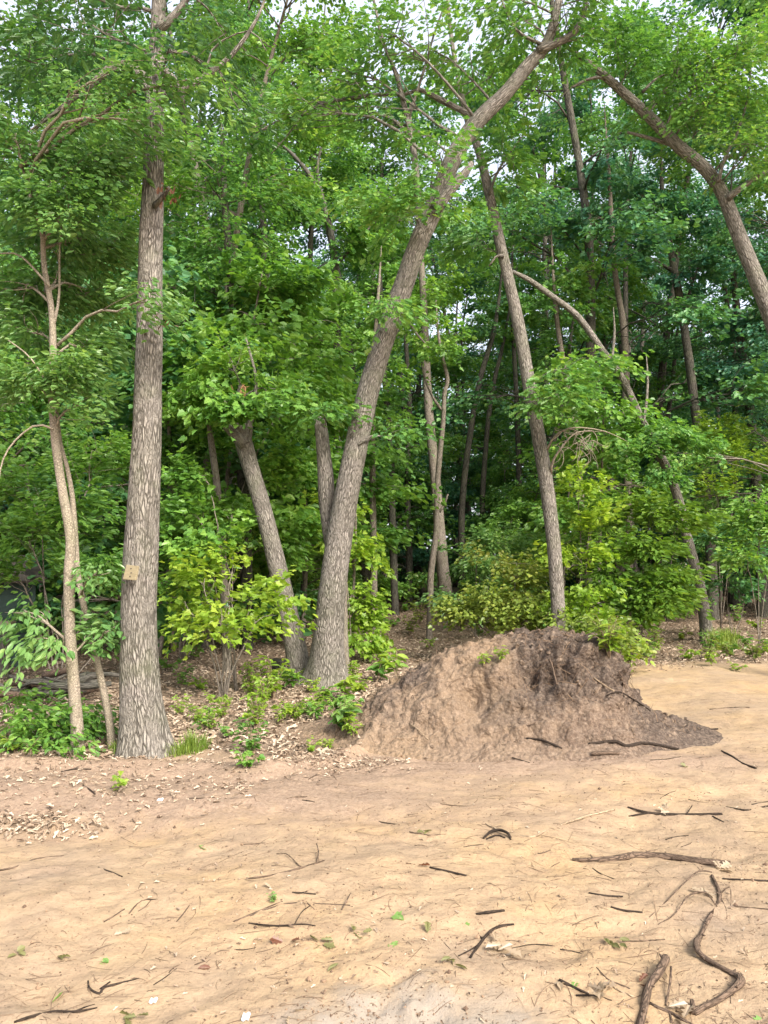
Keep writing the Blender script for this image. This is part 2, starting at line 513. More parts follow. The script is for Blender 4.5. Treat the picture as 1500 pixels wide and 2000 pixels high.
M = {}
M['maple'] = leaf_mat('leaf_maple', [(0.061, 0.151, 0.039), (0.113, 0.256, 0.046), (0.176, 0.336, 0.058), (0.287, 0.443, 0.087)])
M['oakdeep'] = leaf_mat('leaf_oak_deep', [(0.028, 0.085, 0.039), (0.051, 0.130, 0.047), (0.079, 0.175, 0.055), (0.140, 0.240, 0.065)])
M['oak'] = leaf_mat('leaf_oak', [(0.050, 0.140, 0.046), (0.095, 0.234, 0.055), (0.152, 0.317, 0.067), (0.286, 0.411, 0.096)])
M['cherry'] = leaf_mat('leaf_cherry', [(0.068, 0.172, 0.057), (0.117, 0.252, 0.073), (0.182, 0.324, 0.101), (0.277, 0.414, 0.121)], rough=.33)
M['dark'] = leaf_mat('leaf_dark', [(0.039, 0.137, 0.069), (0.073, 0.203, 0.083), (0.117, 0.272, 0.083), (0.199, 0.371, 0.083)], trans=.4)
M['teal'] = leaf_mat('leaf_teal', [(0.033, 0.128, 0.096), (0.053, 0.178, 0.112), (0.086, 0.230, 0.105), (0.149, 0.306, 0.105)], trans=.35)  # cool tint of shade and far haze put into the leaf colour
M['lime'] = leaf_mat('leaf_lime', [(0.125, 0.240, 0.030), (0.196, 0.330, 0.041), (0.268, 0.405, 0.049), (0.375, 0.465, 0.068)], trans=.5)
M['hickory'] = leaf_mat('leaf_hickory', [(.075, .17, .028), (.12, .235, .034), (.165, .285, .042), (.23, .33, .06)], trans=.5)
M['olive'] = leaf_mat('leaf_olive', [(0.094, 0.149, 0.033), (0.160, 0.231, 0.045), (0.224, 0.297, 0.052), (0.355, 0.363, 0.075)], trans=.45)
M['grass'] = leaf_mat('leaf_grass', [(0.136, 0.225, 0.041), (0.221, 0.315, 0.054), (0.323, 0.390, 0.081)], trans=.4)
M['rust'] = leaf_mat('leaf_rust', [(.07, .03, .018), (.14, .055, .028), (.21, .10, .045)], trans=.3, tcol=(1.2, .8, .5))
M['bark_moss'] = bark_mat('bark_mossy', (.25, .225, .185), (.07, .065, .05), (.75, .85, .7), 27, .8, .55, zs=.16)
M['bark'] = bark_mat('bark_oak', (.335, .302, .268), (.105, .093, .080), (.76, .79, .73), 31, 1.0, .22, zs=.20)
M['bark_mid'] = bark_mat('bark_maple', (.30, .26, .22), (.11, .092, .075), (.82, .82, .75), 34, .5, .25)
M['bark_pale'] = bark_mat('bark_sapling', (.40, .34, .27), (.17, .14, .11), (.75, .8, .7), 40, .4, .2, zs=.8)
M['bark_dark'] = bark_mat('bark_dark', (.15, .135, .115), (.04, .036, .03), (.7, .8, .72), 22, .6, .3)
M['bark_far'] = bark_mat('bark_far', (.17, .15, .13), (.05, .045, .04), (.8, .9, .8), 14, .4, .2)
M['stick'] = bark_mat('stick_brown', (.20, .14, .10), (.06, .042, .03), (.75, .75, .75), 60, .5)
M['stick_dark'] = bark_mat('stick_dark', (.065, .046, .034), (.024, .018, .014), (.7, .7, .7), 70, .5)
M['stick_pale'] = bark_mat('stick_pale', (.42, .33, .22), (.17, .12, .08), (.8, .8, .8), 60, .4)
M['litter'] = island_mat('leaf_litter', [(.13, .09, .062), (.29, .215, .152), (.40, .318, .238), (.46, .38, .29), (.19, .135, .092), (.34, .258, .188)])
M['twigs'] = island_mat('twig_litter', [(.07, .045, .03), (.14, .09, .06), (.24, .16, .10), (.10, .065, .045)])

def sand_mat(name, mound=False):
    m, nt, out = new_mat(name)
    geo = N(nt, 'ShaderNodeNewGeometry')
    at = N(nt, 'ShaderNodeAttribute', attribute_name='zone')
    sep = N(nt, 'ShaderNodeSeparateColor'); nt.links.new(at.outputs['Color'], sep.inputs[0])
    def noise(s, d=5.0, r=.6):
        n = N(nt, 'ShaderNodeTexNoise', Scale=s, Detail=d, Roughness=r)
        nt.links.new(geo.outputs['Position'], n.inputs['Vector']); return n.outputs[0]
    big, med, fin, grain = noise(.9), noise(5.5), noise(38, 6, .7), noise(240, 3, .7)
    sand = ramp(nt, big, [(.30, (.372, .254, .134)), (.5, (.350, .254, .158)), (.70, (.268, .204, .148))])
    sand = mixc(nt, ramp(nt, med, [(.44, (0, 0, 0)), (.72, (.55, .55, .55))]), sand, (.24, .17, .11))
    sand = mixc(nt, ramp(nt, fin, [(.50, (0, 0, 0)), (.74, (.5, .5, .5))]), sand, (.17, .115, .073))
    mps = N(nt, 'ShaderNodeMapping'); mps.inputs['Scale'].default_value = (1, 3.2, 1); mps.inputs['Rotation'].default_value = (0, 0, -.25)
    nt.links.new(geo.outputs['Position'], mps.inputs[0])
    stn = N(nt, 'ShaderNodeTexNoise', Scale=7.0, Detail=9.0, Roughness=.72); nt.links.new(mps.outputs[0], stn.inputs['Vector'])
    sand = mixc(nt, ramp(nt, stn.outputs[0], [(.50, (0, 0, 0)), (.68, (.55, .55, .55))]), sand, (.165, .118, .082))
    grey = ramp(nt, med, [(.3, (.235, .198, .158)), (.7, (.275, .236, .192))])
    soil = ramp(nt, fin, [(.30, (.11, .075, .054)), (.5, (.22, .155, .112)), (.68, (.33, .25, .18))])
    dark = ramp(nt, fin, [(.32, (.050, .036, .029)), (.52, (.105, .081, .066)), (.72, (.20, .158, .125))])
    floor = ramp(nt, fin, [(.35, (.12, .088, .062)), (.6, (.23, .172, .125)), (.8, (.34, .26, .19))])
    def soft(mask, n, w=.35):
        return ramp(nt, math_(nt, 'ADD', mask, math_(nt, 'MULTIPLY', math_(nt, 'SUBTRACT', n, .5), 1.1)), [(.5 - w, (0, 0, 0)), (.5 + w, (1, 1, 1))])
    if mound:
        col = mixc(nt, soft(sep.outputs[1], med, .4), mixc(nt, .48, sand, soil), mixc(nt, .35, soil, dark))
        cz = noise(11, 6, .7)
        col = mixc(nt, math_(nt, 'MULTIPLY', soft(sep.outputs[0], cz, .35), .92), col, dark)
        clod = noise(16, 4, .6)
        col = mixc(nt, ramp(nt, clod, [(.55, (0, 0, 0)), (.75, (.7, .7, .7))]), col, (.36, .27, .195))
    else:
        col = mixc(nt, soft(sep.outputs[2], med, .3), sand, grey)
        col = mixc(nt, soft(sep.outputs[1], med, .45), col, mixc(nt, .35, soil, (.30, .22, .158)))
        col = mixc(nt, sep.outputs[0], col, floor)
    # specks of dark humus and pale grit
    vo = N(nt, 'ShaderNodeTexVoronoi', Scale=55.0); nt.links.new(geo.outputs['Position'], vo.inputs['Vector'])
    spk = ramp(nt, vo.outputs['Distance'], [(.10, (1, 1, 1)), (.22, (0, 0, 0))])
    gate = ramp(nt, med, [(.44, (0, 0, 0)), (.58, (.8, .8, .8))])
    col = mixc(nt, math_(nt, 'MULTIPLY', spk, gate), col, (.085, .058, .04))
    col = mixc(nt, ramp(nt, grain, [(.55, (0, 0, 0)), (.75, (.3, .3, .3))]), col, (.28, .19, .12))
    p = N(nt, 'ShaderNodeBsdfPrincipled', Roughness=.95)
    p.inputs['Specular IOR Level'].default_value = 0.12
    nt.links.new(col, p.inputs['Base Color'])
    hh = math_(nt, 'ADD', math_(nt, 'ADD', math_(nt, 'MULTIPLY', fin, 1.0), math_(nt, 'MULTIPLY', grain, .25)), math_(nt, 'MULTIPLY', med, 1.6))
    if mound:
        vc = N(nt, 'ShaderNodeTexVoronoi', Scale=26.0); nt.links.new(geo.outputs['Position'], vc.inputs['Vector'])
        hh = math_(nt, 'ADD', hh, math_(nt, 'MULTIPLY', math_(nt, 'SUBTRACT', 1.0, vc.outputs['Distance']), .9))
    b = N(nt, 'ShaderNodeBump', Strength=.95 if mound else .6, Distance=.03 if mound else .02)
    nt.links.new(hh, b.inputs['Height']); nt.links.new(b.outputs[0], p.inputs['Normal'])
    nt.links.new(p.outputs[0], out.inputs['Surface'])
    return m
M['sand'] = sand_mat('sand_ground')
M['mound'] = sand_mat('mound_soil', True)

# ------------------------------------------------------------------ ground
def axis(segs):
    out = []
    for a, b, st in segs:
        n = max(1, int(round((b - a) / st)))
        out += list(np.linspace(a, b, n, endpoint=False))
    return np.array(out + [segs[-1][1]])
gx = axis([(-900, -60, 60), (-60, -12, 2.0), (-12, -3.6, .14), (-3.6, 3.8, .031), (3.8, 14, .14), (14, 60, 2), (60, 900, 60)])
gy = axis([(-300, -20, 40), (-20, 1.5, .8), (1.5, 2.2, .1), (2.2, 4.2, .024), (4.2, 7.2, .034), (7.2, 12.5, .08), (12.5, 30, .25), (30, 90, 2), (90, 1500, 80)])
X, Y = np.meshgrid(gx, gy)
Z = ground_h(X, Y)
nx, ny = len(gx), len(gy)
ii = (np.arange(ny - 1)[:, None] * nx + np.arange(nx - 1)[None]).reshape(-1)
quads = np.stack([ii, ii + 1, ii + nx + 1, ii + nx], -1)
lm = litter_mask(X, Y)
foot = np.clip(np.minimum(X + .9, 3.5 - X) * 1.6, 0, 1) * np.exp(-((Y - 6.2) / .35) ** 2) * .75
bsoil = np.clip(np.exp(-((Y - 5.35) / .62) ** 2) * (1 - sstep(-1.3, 1.2, X)) * .95 + .35 * sstep(4.2, 5.2, Y) * (1 - sstep(.5, 3, X)) + foot + np.exp(-((Y - 5.95) / .25) ** 2) * (1 - sstep(-.5, .6, X)) * .35
                + .55 * np.exp(-(((X + 2.05) / .3) ** 2 + ((Y - 3.55) / .12) ** 2)), 0, 1)
gsand = np.exp(-(np.clip(((X - .12) / .66) ** 2 + ((Y - 2.45) / .56) ** 2, 0, 30)) ** 2)
zone = np.stack([lm, bsoil, gsand, np.ones_like(lm)], -1)
gme = mesh('ground', np.stack([X, Y, Z], -1), [quads], True, {'zone': ('FLOAT_COLOR', zone)})
ground = obj('ground', gme, M['sand'])
ground['kind'] = 'structure'

# ------------------------------------------------------------------ dirt mound
mx_ = np.arange(-1.12, 3.36, .0165); my_ = np.arange(5.85, 8.8, .0165)
X, Y = np.meshgrid(mx_, my_)
mh = mound_h(X, Y)
dxg, dyg = np.gradient(mh, .0165)
nrm = np.stack([-dyg, -dxg, np.ones_like(mh)], -1); nrm /= np.linalg.norm(nrm, axis=-1)[..., None]
edge = sstep(0.0, .14, mh)
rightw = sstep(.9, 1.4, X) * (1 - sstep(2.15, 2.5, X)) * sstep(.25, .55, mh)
base = np.stack([X, Y, mh], -1)
clod = np.abs(fbm(X * 5.2, Y * 5.2, mh * 5.2, 4, 41)) * .065 - .022
fine = .034 * np.abs(fbm(X * 11, Y * 11, mh * 14, 2, 47)) + np.abs(n3(X * 30, Y * 30, mh * 34, 48)) * .020 + n3(X * 55, Y * 55, mh * 55, 49) * .007 - .02
rough = np.abs(fbm(X * 8, Y * 8, mh * 8, 3, 53)) * .15 * rightw * (1 - .85 * sstep(.74, .88, mh))
hollow = .19 * np.exp(-(((X - .78) / .16) ** 2 + ((mh - .46) / .10) ** 2)) * (Y < 7.3) + .16 * np.exp(-(((X - 1.35) / .2) ** 2 + ((mh - .55) / .08) ** 2)) * (Y < 7.3)
lipb = .07 * np.exp(-(((X - 1.75) / .35) ** 2 + ((mh - .72) / .10) ** 2)) * (Y < 7.4)
tail = .05 * np.exp(-(((X - 2.55) / .25) ** 2 + ((Y - 6.65) / .15) ** 2))
disp = (clod + fine + rough - hollow + lipb + tail) * edge
V = base + nrm * disp[..., None]
V[..., 2] += ground_h(X, Y) - .03 * (1 - sstep(0, .03, mh)) + .004
nx, ny = len(mx_), len(my_)
ii = (np.arange(ny - 1)[:, None] * nx + np.arange(nx - 1)[None]).reshape(-1)
q = np.stack([ii, ii + 1, ii + nx + 1, ii + nx], -1)
keep = (mh.ravel()[q].max(1) > .0005)
q = q[keep]
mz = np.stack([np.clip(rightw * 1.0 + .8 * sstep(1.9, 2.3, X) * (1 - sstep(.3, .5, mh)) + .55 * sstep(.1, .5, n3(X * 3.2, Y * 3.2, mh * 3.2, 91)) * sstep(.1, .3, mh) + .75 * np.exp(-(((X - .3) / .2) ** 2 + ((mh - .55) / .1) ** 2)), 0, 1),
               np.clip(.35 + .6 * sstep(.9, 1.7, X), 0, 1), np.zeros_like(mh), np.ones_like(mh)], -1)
used = np.unique(q); remap = -np.ones(nx * ny, int); remap[used] = np.arange(len(used))
MB = np.array([1.2, 7.2, 0.0])
mound = thing('dirt_mound', MB, 'heap of brown root-filled dirt dumped on the sand before the trees', 'dirt mound')
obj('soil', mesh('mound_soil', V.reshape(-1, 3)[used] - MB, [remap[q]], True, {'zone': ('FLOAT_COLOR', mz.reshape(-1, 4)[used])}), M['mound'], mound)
# roots and straw sticking out of the heap
mound_pts = V.reshape(-1, 3); mh_f = mh.ravel(); nrm_f = nrm.reshape(-1, 3); rw_f = rightw.ravel(); yy_f = Y.ravel()
W = Wood()
cand = np.where((mh_f > .06) & (yy_f < 7.5))[0]
wgt = .35 + 2.5 * rw_f[cand]; wgt /= wgt.sum()
for k in RNG.choice(cand, 900, p=wgt):
    p0 = mound_pts[k]; nn = nrm_f[k]
    tdir = unit(np.cross(nn, RNG.normal(0, 1, 3)) + np.array([0, 0, -.5]) * rw_f[k])
    ln = RNG.uniform(.05, .22); r = RNG.uniform(.0012, .0032)
    W.tube([p0 - nn * .004, p0 + tdir * ln * .5 + nn * RNG.uniform(.004, .03), p0 + tdir * ln + RNG.normal(0, .02, 3)], [r, r * .8, r * .4], 4, 3)
ro = obj('root_fibres', W.mesh('root_fibres', MB), M['twigs'], mound); ro['kind'] = 'stuff'
# clods lying on the slope
def clod_mesh(name, seed, r):
    n, s = 6, 7
    th = np.linspace(0, math.pi, n)[:, None]; ph = np.linspace(0, 2 * math.pi, s, endpoint=False)[None]
    d = np.stack(np.broadcast_arrays(np.sin(th) * np.cos(ph), np.sin(th) * np.sin(ph), np.cos(th) * .7), -1)
    R = r * (1 + .5 * fbm(d[..., 0] * 1.6 + seed, d[..., 1] * 1.6, d[..., 2] * 1.6, 3, seed))
    Vc = d * R[..., None]
    i = np.arange(n - 1)[:, None] * s; j = np.arange(s)[None]
    qq = np.stack([i + j, i + s + j, i + s + (j + 1) % s, i + (j + 1) % s], -1).reshape(-1, 4)
    zz = np.tile([.4, .6, 0, 1], (n * s, 1))
    return mesh(name, Vc, [qq], False, {'zone': ('FLOAT_COLOR', zz)})
clods = [clod_mesh('clod', 3 + k, 1.0) for k in range(4)]
for k in RNG.choice(cand, 240, p=wgt)[:170]:
    o = obj('clod', clods[int(RNG.integers(4))], M['mound'], mound, mound_pts[k] - MB + nrm_f[k] * .004)
    s_ = RNG.choice([.009, .014, .022, .036], p=[.4, .35, .18, .07]) * RNG.uniform(.8, 1.2); o.scale = (s_, s_ * RNG.uniform(.7, 1.2), s_ * .8); o.rotation_euler = RNG.uniform(0, 6, 3)
def on_mound(x, y):
    k = np.argmin((mound_pts[:, 0] - x) ** 2 + (mound_pts[:, 1] - y) ** 2)
    return float(mound_pts[k, 2])
def HS(x, y):
    g = gh(x, y)
    if -1.1 < x < 3.3 and 5.9 < y < 8.75 and float(mound_h(x, y)) > .004:
        return max(g, on_mound(x, y))
    return g

# ------------------------------------------------------------------ trees traced from the photograph
class Tree:
    """path in photograph pixels (px, py, width px) at its own distance from the camera"""
    def __init__(s, name, label, path, depth, bark, leaf=None, leafkind=None, size=.13, cat='tree', group=None, seg=14, amp=.05, flare=None, dz=None, seed=1, under=.12):
        s.name, s.label, s.cat, s.group, s.bark, s.leaf, s.kind, s.size = name, label, cat, group, bark, leaf, leafkind, size
        s.W = Wood(); s.L = Leaves(); s.seed = seed; s.extra = []
        s.depth = depth
        s.path = np.array([P(a, b, depth + (dz or 0) * i) for i, (a, b, w) in enumerate(path)])
        s.rad = np.array([w / FPX * (depth + (dz or 0) * i) / 2 for i, (a, b, w) in enumerate(path)])
        b0 = s.path[0].copy(); g0 = HS(b0[0], b0[1])
        s.base = np.array([b0[0], b0[1], g0])
        s.path[0, 2] = g0 - under
        n = max(10, int(np.linalg.norm(np.diff(s.path, axis=0), axis=1).sum() / .09))
        s.C = s.W.tube(s.path, s.rad, n, seg, amp, flare, seed)
    def limb(s, pts, depth=None, n=10, seg=8, amp=.05):
        depth = depth or s.depth
        a = np.array([P(x, y, d[0] if d else depth) for x, y, w, *d in pts])
        r = np.array([w / FPX * (d[0] if d else depth) / 2 for x, y, w, *d in pts])
        return s.W.tube(a, r, max(n, int(np.linalg.norm(np.diff(a, axis=0), axis=1).sum() / .12)), seg, amp, seed=int(RNG.integers(2, 90)))
    def near(s, c):
        d = np.linalg.norm(s.C - c, axis=1) + 1.2 * np.clip(s.C[:, 2] - c[2] + .2, 0, None)
        return s.C[int(np.argmin(d))]
    def blob(s, px, py, depth, rx, ry, rz, nsub=10, nspray=4, nleaf=14, origin=None, size=None, length=.5, droop=.25, r0=None):
        c = P(px, py, depth)
        o = s.near(c) if origin is None else P(*origin)
        blob(s.W, s.L, o, c, (rx, rz, ry), nsub, nspray, nleaf, size or s.size, length, r0, droop)
    def done(s):
        t = thing(s.name, s.base, s.label, s.cat, s.group)
        obj('trunk', s.W.mesh('trunk', s.base), M[s.bark], t)
        if s.L.d: obj('crown', s.L.mesh('crown', s.kind, s.base), M[s.leaf], t)
        for nm, me, mat in s.extra:
            e = obj(nm, me, M[mat], t)
            if nm == 'dead_leaf_cluster': e['kind'] = 'stuff'
        return t

FINE[:] = (1.6, .66)
# --- T1: the thick oak at left
t = Tree('oak_tree', 'thickest straight oak trunk at left with a small board nailed to it',
         [(285, 1462, 92), (279, 1420, 84), (273, 1340, 76), (271, 1200, 68), (279, 1000, 62), (287, 850, 56), (291, 700, 52), (294, 500, 46), (298, 380, 43), (303, 200, 36), (306, 100, 31), (310, 0, 27), (318, -220, 18), (325, -420, 9)],
         6.45, 'bark', 'oakdeep', 'oak', .13, seg=28, amp=.045, flare=(.17, .55, 5, 1.6), seed=3)
t.limb([(300, 190, 26), (270, 140, 22), (225, 128, 19), (180, 165, 14), (120, 210, 8), (70, 250, 4)])
t.limb([(303, 175, 24), (340, 185, 18), (400, 150, 13), (450, 110, 10), (500, 40, 7), (530, -40, 4)], 6.7)
t.limb([(308, 60, 20), (340, 30, 15), (375, -20, 12), (420, -120, 8)], 6.3)
t.limb([(306, 120, 16), (350, 170, 13), (360, 215, 5)], 6.3, 6)
t.limb([(400, 150, 6), (420, 90, 4), (490, 60, 3), (520, 100, 2)], 6.7, 8, 5)
for a in [(150, 40, 6.2, 1.0, .55, .9, 16), (60, 120, 6.6, .8, .6, .9, 14), (330, 90, 6.0, .55, .35, .6, 9), (440, 60, 7.2, .6, .4, .8, 7), (230, 20, 6.9, .8, .5, .8, 12),
          (480, 200, 7.5, .5, .5, .6, 8), (30, -40, 6.4, .9, .6, 1.2, 12), (380, -60, 6.6, .9, .5, 1.2, 10)]:
    t.blob(*a[:6], nsub=int(a[6] * .5), nleaf=11, size=.12)
LL = Leaves()                                                # dead rust-brown leaves at the torn stub
for c, n in ((P(325, 376, 6.15), 16), (P(318, 625, 6.2), 6)):
    LL.add(c + RNG.normal(0, .045, (n, 3)), RNG.normal(0, .5, (n, 3)) + [0, 0, -1], RNG.normal(0, 1, (n, 3)), RNG.uniform(.04, .075, n))
t.extra.append(('dead_leaf_cluster', LL.mesh('dead_leaf_cluster', 'oak', t.base), 'rust'))
W = Wood(); W.tube([P(304, 400, 6.36), P(318, 385, 6.2), P(330, 366, 6.1)], [.035, .022, .012], 6, 8, .3, seed=4)
t.extra.append(('broken_stub', W.mesh('broken_stub', t.base), 'bark'))
t.done(); T1 = t

# --- T2: the long leaning tree in the centre with a dead stem in its fork
t = Tree('oak_tree', 'tall leaning oak in the centre arching up to the right with a snapped second stem',
         [(634, 1332, 74), (638, 1290, 64), (642, 1240, 58), (650, 1150, 53), (668, 1020, 49), (690, 900, 46), (715, 780, 43), (745, 680, 41), (780, 580, 40), (815, 480, 39), (850, 400, 38), (885, 310, 35), (930, 240, 33), (985, 185, 30), (1030, 130, 27), (1065, 90, 23), (1085, 30, 17), (1100, -60, 12), (1110, -180, 7)],
         9.9, 'bark', 'oak', 'oak', .15, seg=22, amp=.04, flare=(.22, .5, 4, .3), dz=-.03, seed=5)
t.limb([(655, 1090, 34), (641, 1000, 34), (636, 930, 32), (631, 870, 29), (624, 815, 23)], 10.05, 12, 12, .07)
t.limb([(850, 410, 24), (885, 365, 21), (915, 330, 15), (922, 318, 11)], 9.45, 6, 10)
t.limb([(822, 470, 15), (812, 330, 13), (800, 250, 12), (775, 150, 9), (748, 80, 7), (730, 0, 5), (715, -70, 3)], 9.7, 12)
t.limb([(800, 265, 8), (770, 235, 6), (742, 222, 5), (700, 212, 3)], 9.7)
t.limb([(795, 240, 7), (830, 130, 5), (850, 60, 4), (880, -20, 3)], 9.7)
t.limb([(1050, 100, 19), (1085, 85, 17), (1120, 65, 14), (1140, 25, 11), (1150, -40, 8), (1165, -120, 4)], 9.4)
t.limb([(1100, 80, 7), (1130, 75, 5), (1160, 55, 3)], 9.4, 6)
t.limb([(935, 235, 14), (900, 215, 12), (860, 195, 13), (820, 175, 9), (790, 185, 6), (740, 185, 8), (700, 190, 8), (640, 200, 7), (590, 222, 6), (545, 235, 4), (500, 260, 2)], 9.9, 14)
t.limb([(640, 200, 6), (600, 200, 4), (560, 190, 3), (520, 215, 2)], 9.9, 8, 5)
t.limb([(590, 222, 4), (565, 260, 3), (530, 300, 2)], 9.9, 6, 5)
t.limb([(1065, 90, 8), (1010, 60, 6), (980, 0, 4), (960, -60, 2)], 9.4)
t.limb([(780, 590, 7), (805, 640, 5), (830, 670, 3)], 9.5, 6, 5)
t.limb([(700, 870, 5), (730, 850, 3.5), (760, 858, 2.5)], 9.6, 6, 5)
for a in [(1110, 20, 9.2, .9, .6, .9, 14), (1010, 40, 9.4, .8, .5, .9, 10), (745, 60, 9.4, .9, .8, .9, 12), (640, 130, 9.7, 1.0, .6, .9, 12), (560, 230, 9.9, .7, .4, .8, 8),
          (830, 90, 9.8, .8, .8, .9, 12), (860, 300, 9.2, .5, .4, .5, 6), (720, 220, 9.6, .5, .4, .6, 7), (1170, 0, 9.6, .8, .5, 1, 9), (930, 20, 9.7, .8, .7, .9, 10)]:
    t.blob(*a[:6], nsub=a[6], nleaf=10, size=.14)
t.blob(780, 400, 9.3, .6, .35, .5, 8, 4, 10, size=.17)
t.blob(850, 380, 9.0, .4, .25, .4, 5, 3, 9, size=.18)
t.blob(770, 570, 9.3, .35, .35, .4, 5, 3, 9, size=.17)
t.blob(628, 808, 9.7, .22, .10, .2, 6, 3, 9, origin=(632, 840, 10.0), size=.15)
t.blob(770, 850, 9.5, .35, .15, .3, 4, 3, 9, size=.15)
t.done(); T2 = t

FINE[:] = (1.3, .85)
# --- T3: left-leaning broken tree beside T2
t = Tree('oak_tree', 'shorter trunk leaning left with a torn broken top, beside the arching oak',
         [(588, 1322, 50), (580, 1280, 44), (570, 1230, 40), (545, 1120, 37), (515, 1000, 34), (492, 920, 33), (474, 858, 34), (466, 825, 26), (468, 780, 17), (470, 752, 8)],
         10.3, 'bark', 'maple', 'maple', .13, seg=18, amp=.05, flare=(.12, .3, 3, 1.1), seed=7)
t.limb([(478, 870, 24), (455, 845, 20), (440, 832, 14)], 10.2, 6)
t.limb([(482, 865, 18), (487, 830, 15), (492, 795, 10), (500, 740, 6), (480, 660, 4)], 10.4, 6)
W = Wood()
for k in range(5):
    a = P(472 + RNG.normal(0, 5), 775, 10.2 + RNG.normal(0, .05)); W.tube([a, a + [RNG.normal(0, .02), 0, .12], a + [RNG.normal(0, .04), RNG.normal(0, .03), RNG.uniform(.14, .24)]], [.018, .012, .002], 4, 5)
t.extra.append(('torn_wood', W.mesh('torn_wood', t.base), 'torn'))
M['torn'] = plain_mat('torn_wood', (.20, .105, .055), (.33, .19, .10), 20, .9, .4, (1, 1, .2))
t.blob(455, 800, 9.9, .30, .12, .2, 7, 3, 11)
t.blob(500, 790, 9.9, .25, .15, .2, 6, 3, 11)
t.blob(400, 770, 10.0, .4, .2, .3, 8, 4, 12)
t.blob(450, 700, 10.4, .7, .5, .7, 10, 4, 13)
t.blob(540, 760, 10.6, .6, .5, .6, 9, 4, 13)
t.done(); T3 = t

FINE[:] = (1.6, .70)
# --- T4: pale pole behind the mound
t = Tree('oak_tree', 'slender pale trunk rising behind the dirt mound and leaning left',
         [(1093, 1300, 30), (1092, 1245, 28), (1090, 1180, 27), (1080, 1050, 28), (1060, 900, 28), (1035, 760, 26), (1010, 620, 24), (985, 510, 22), (960, 400, 20), (937, 300, 17), (918, 250, 14), (900, 180, 11), (880, 60, 8), (870, -60, 5)],
         11.0, 'bark', 'oak', 'oak', .15, seg=16, amp=.04, flare=(.12, .3, 3, 0), seed=9)
t.limb([(985, 500, 7), (970, 500, 5), (955, 520, 3)], 10.9, 5, 5)
t.limb([(955, 380, 7), (975, 330, 5), (1010, 280, 3), (1040, 240, 2)], 10.9, 6, 5)
# dead curling twigs on its right side
W = Wood()
W.tube([P(1076, 925, 10.95), P(1080, 900, 10.85), P(1100, 870, 10.75), P(1125, 845, 10.7), P(1160, 842, 10.7)], [.022, .018, .014, .009, .004], 9, 6)
W.tube([P(1068, 880, 10.95), P(1085, 850, 10.8), P(1120, 835, 10.7), P(1180, 842, 10.7), P(1225, 862, 10.7)], [.018, .015, .011, .008, .003], 9, 6)
for k in range(34):
    x0, y0 = RNG.uniform(1085, 1168), RNG.uniform(836, 880); d0 = 10.7 + RNG.normal(0, .1)
    pts = [P(x0, y0, d0)]
    ang = RNG.uniform(0, 6.28)
    for j in range(4):
        ang += RNG.normal(.4, .6); x0 += 11 * math.cos(ang); y0 += 9 * math.sin(ang) + 5
        pts.append(P(x0, y0, d0 + RNG.normal(0, .04)))
    W.tube(pts, [.006, .005, .004, .003, .002], 8, 4)
t.extra.append(('dead_branch', W.mesh('dead_branch', t.base), 'bark_pale'))
for a in [(1090, 770, 10.6, .45, .30, .4, 7), (1120, 720, 10.7, .35, .25, .4, 5), (1010, 300, 10.6, .7, .6, .7, 10), (960, 150, 10.8, .9, .7, .8, 11), (930, 480, 11.1, .5, .4, .5, 6)]:
    t.blob(*a[:6], nsub=a[6], nleaf=10, size=.17)
t.done(); T4 = t

# --- T5: small leaning tree in the right shrub
t = Tree('oak_tree', 'thin mossy trunk at right leaning far left through the bright shrub',
         [(1381, 1252, 27), (1378, 1215, 23), (1368, 1150, 20), (1345, 1060, 19), (1320, 960, 18), (1290, 890, 17), (1255, 825, 16), (1215, 740, 15), (1180, 690, 14), (1130, 620, 13), (1080, 580, 12), (1035, 548, 10), (1000, 530, 7)],
         14.9, 'bark', 'oak', 'oak', .18, seg=12, amp=.05, flare=(.12, .3, 3, 0), seed=11, dz=-.05)
t.limb([(1255, 830, 7), (1262, 790, 6), (1265, 740, 5), (1262, 690, 1)], 14.3)
t.limb([(1195, 705, 6), (1200, 650, 5), (1198, 600, 1)], 14.3)
for a in [(1310, 850, 14.0, .55, .22, .4, 7), (1240, 880, 13.9, .5, .2, .4, 6), (1300, 925, 13.9, .4, .15, .4, 4), (1345, 860, 14.2, .4, .2, .4, 5)]:
    t.blob(*a[:6], nsub=a[6], nleaf=11, size=.19)
t.done(); T5 = t

# --- T6: leaning tree entering from the right edge
t = Tree('oak_tree', 'large limb-like trunk leaning in from the right edge across the upper sky',
         [(1650, 1320, 44), (1625, 1100, 38), (1580, 880, 35), (1530, 690, 33), (1498, 595, 32), (1468, 520, 30), (1440, 450, 28), (1412, 380, 26), (1375, 328, 25), (1325, 285, 24), (1260, 220, 21), (1200, 165, 17), (1150, 122, 13), (1108, 92, 8)],
         10.2, 'bark', 'oak', 'oak', .14, seg=18, amp=.045, flare=(.14, .4, 4, .5), seed=13)
t.limb([(1420, 388, 15), (1450, 365, 12), (1480, 345, 11), (1520, 325, 9), (1580, 280, 6)], 10.1)
t.limb([(1403, 355, 9), (1415, 310, 7), (1440, 260, 6), (1460, 190, 4), (1468, 120, 3)], 10.0)
t.limb([(1310, 282, 10), (1270, 270, 8), (1225, 258, 5)], 10.3)
t.limb([(1195, 155, 8), (1160, 152, 6), (1120, 168, 4), (1095, 190, 2)], 10.2)
t.limb([(1255, 180, 7), (1280, 155, 5), (1310, 140, 3)], 10.2, 6)
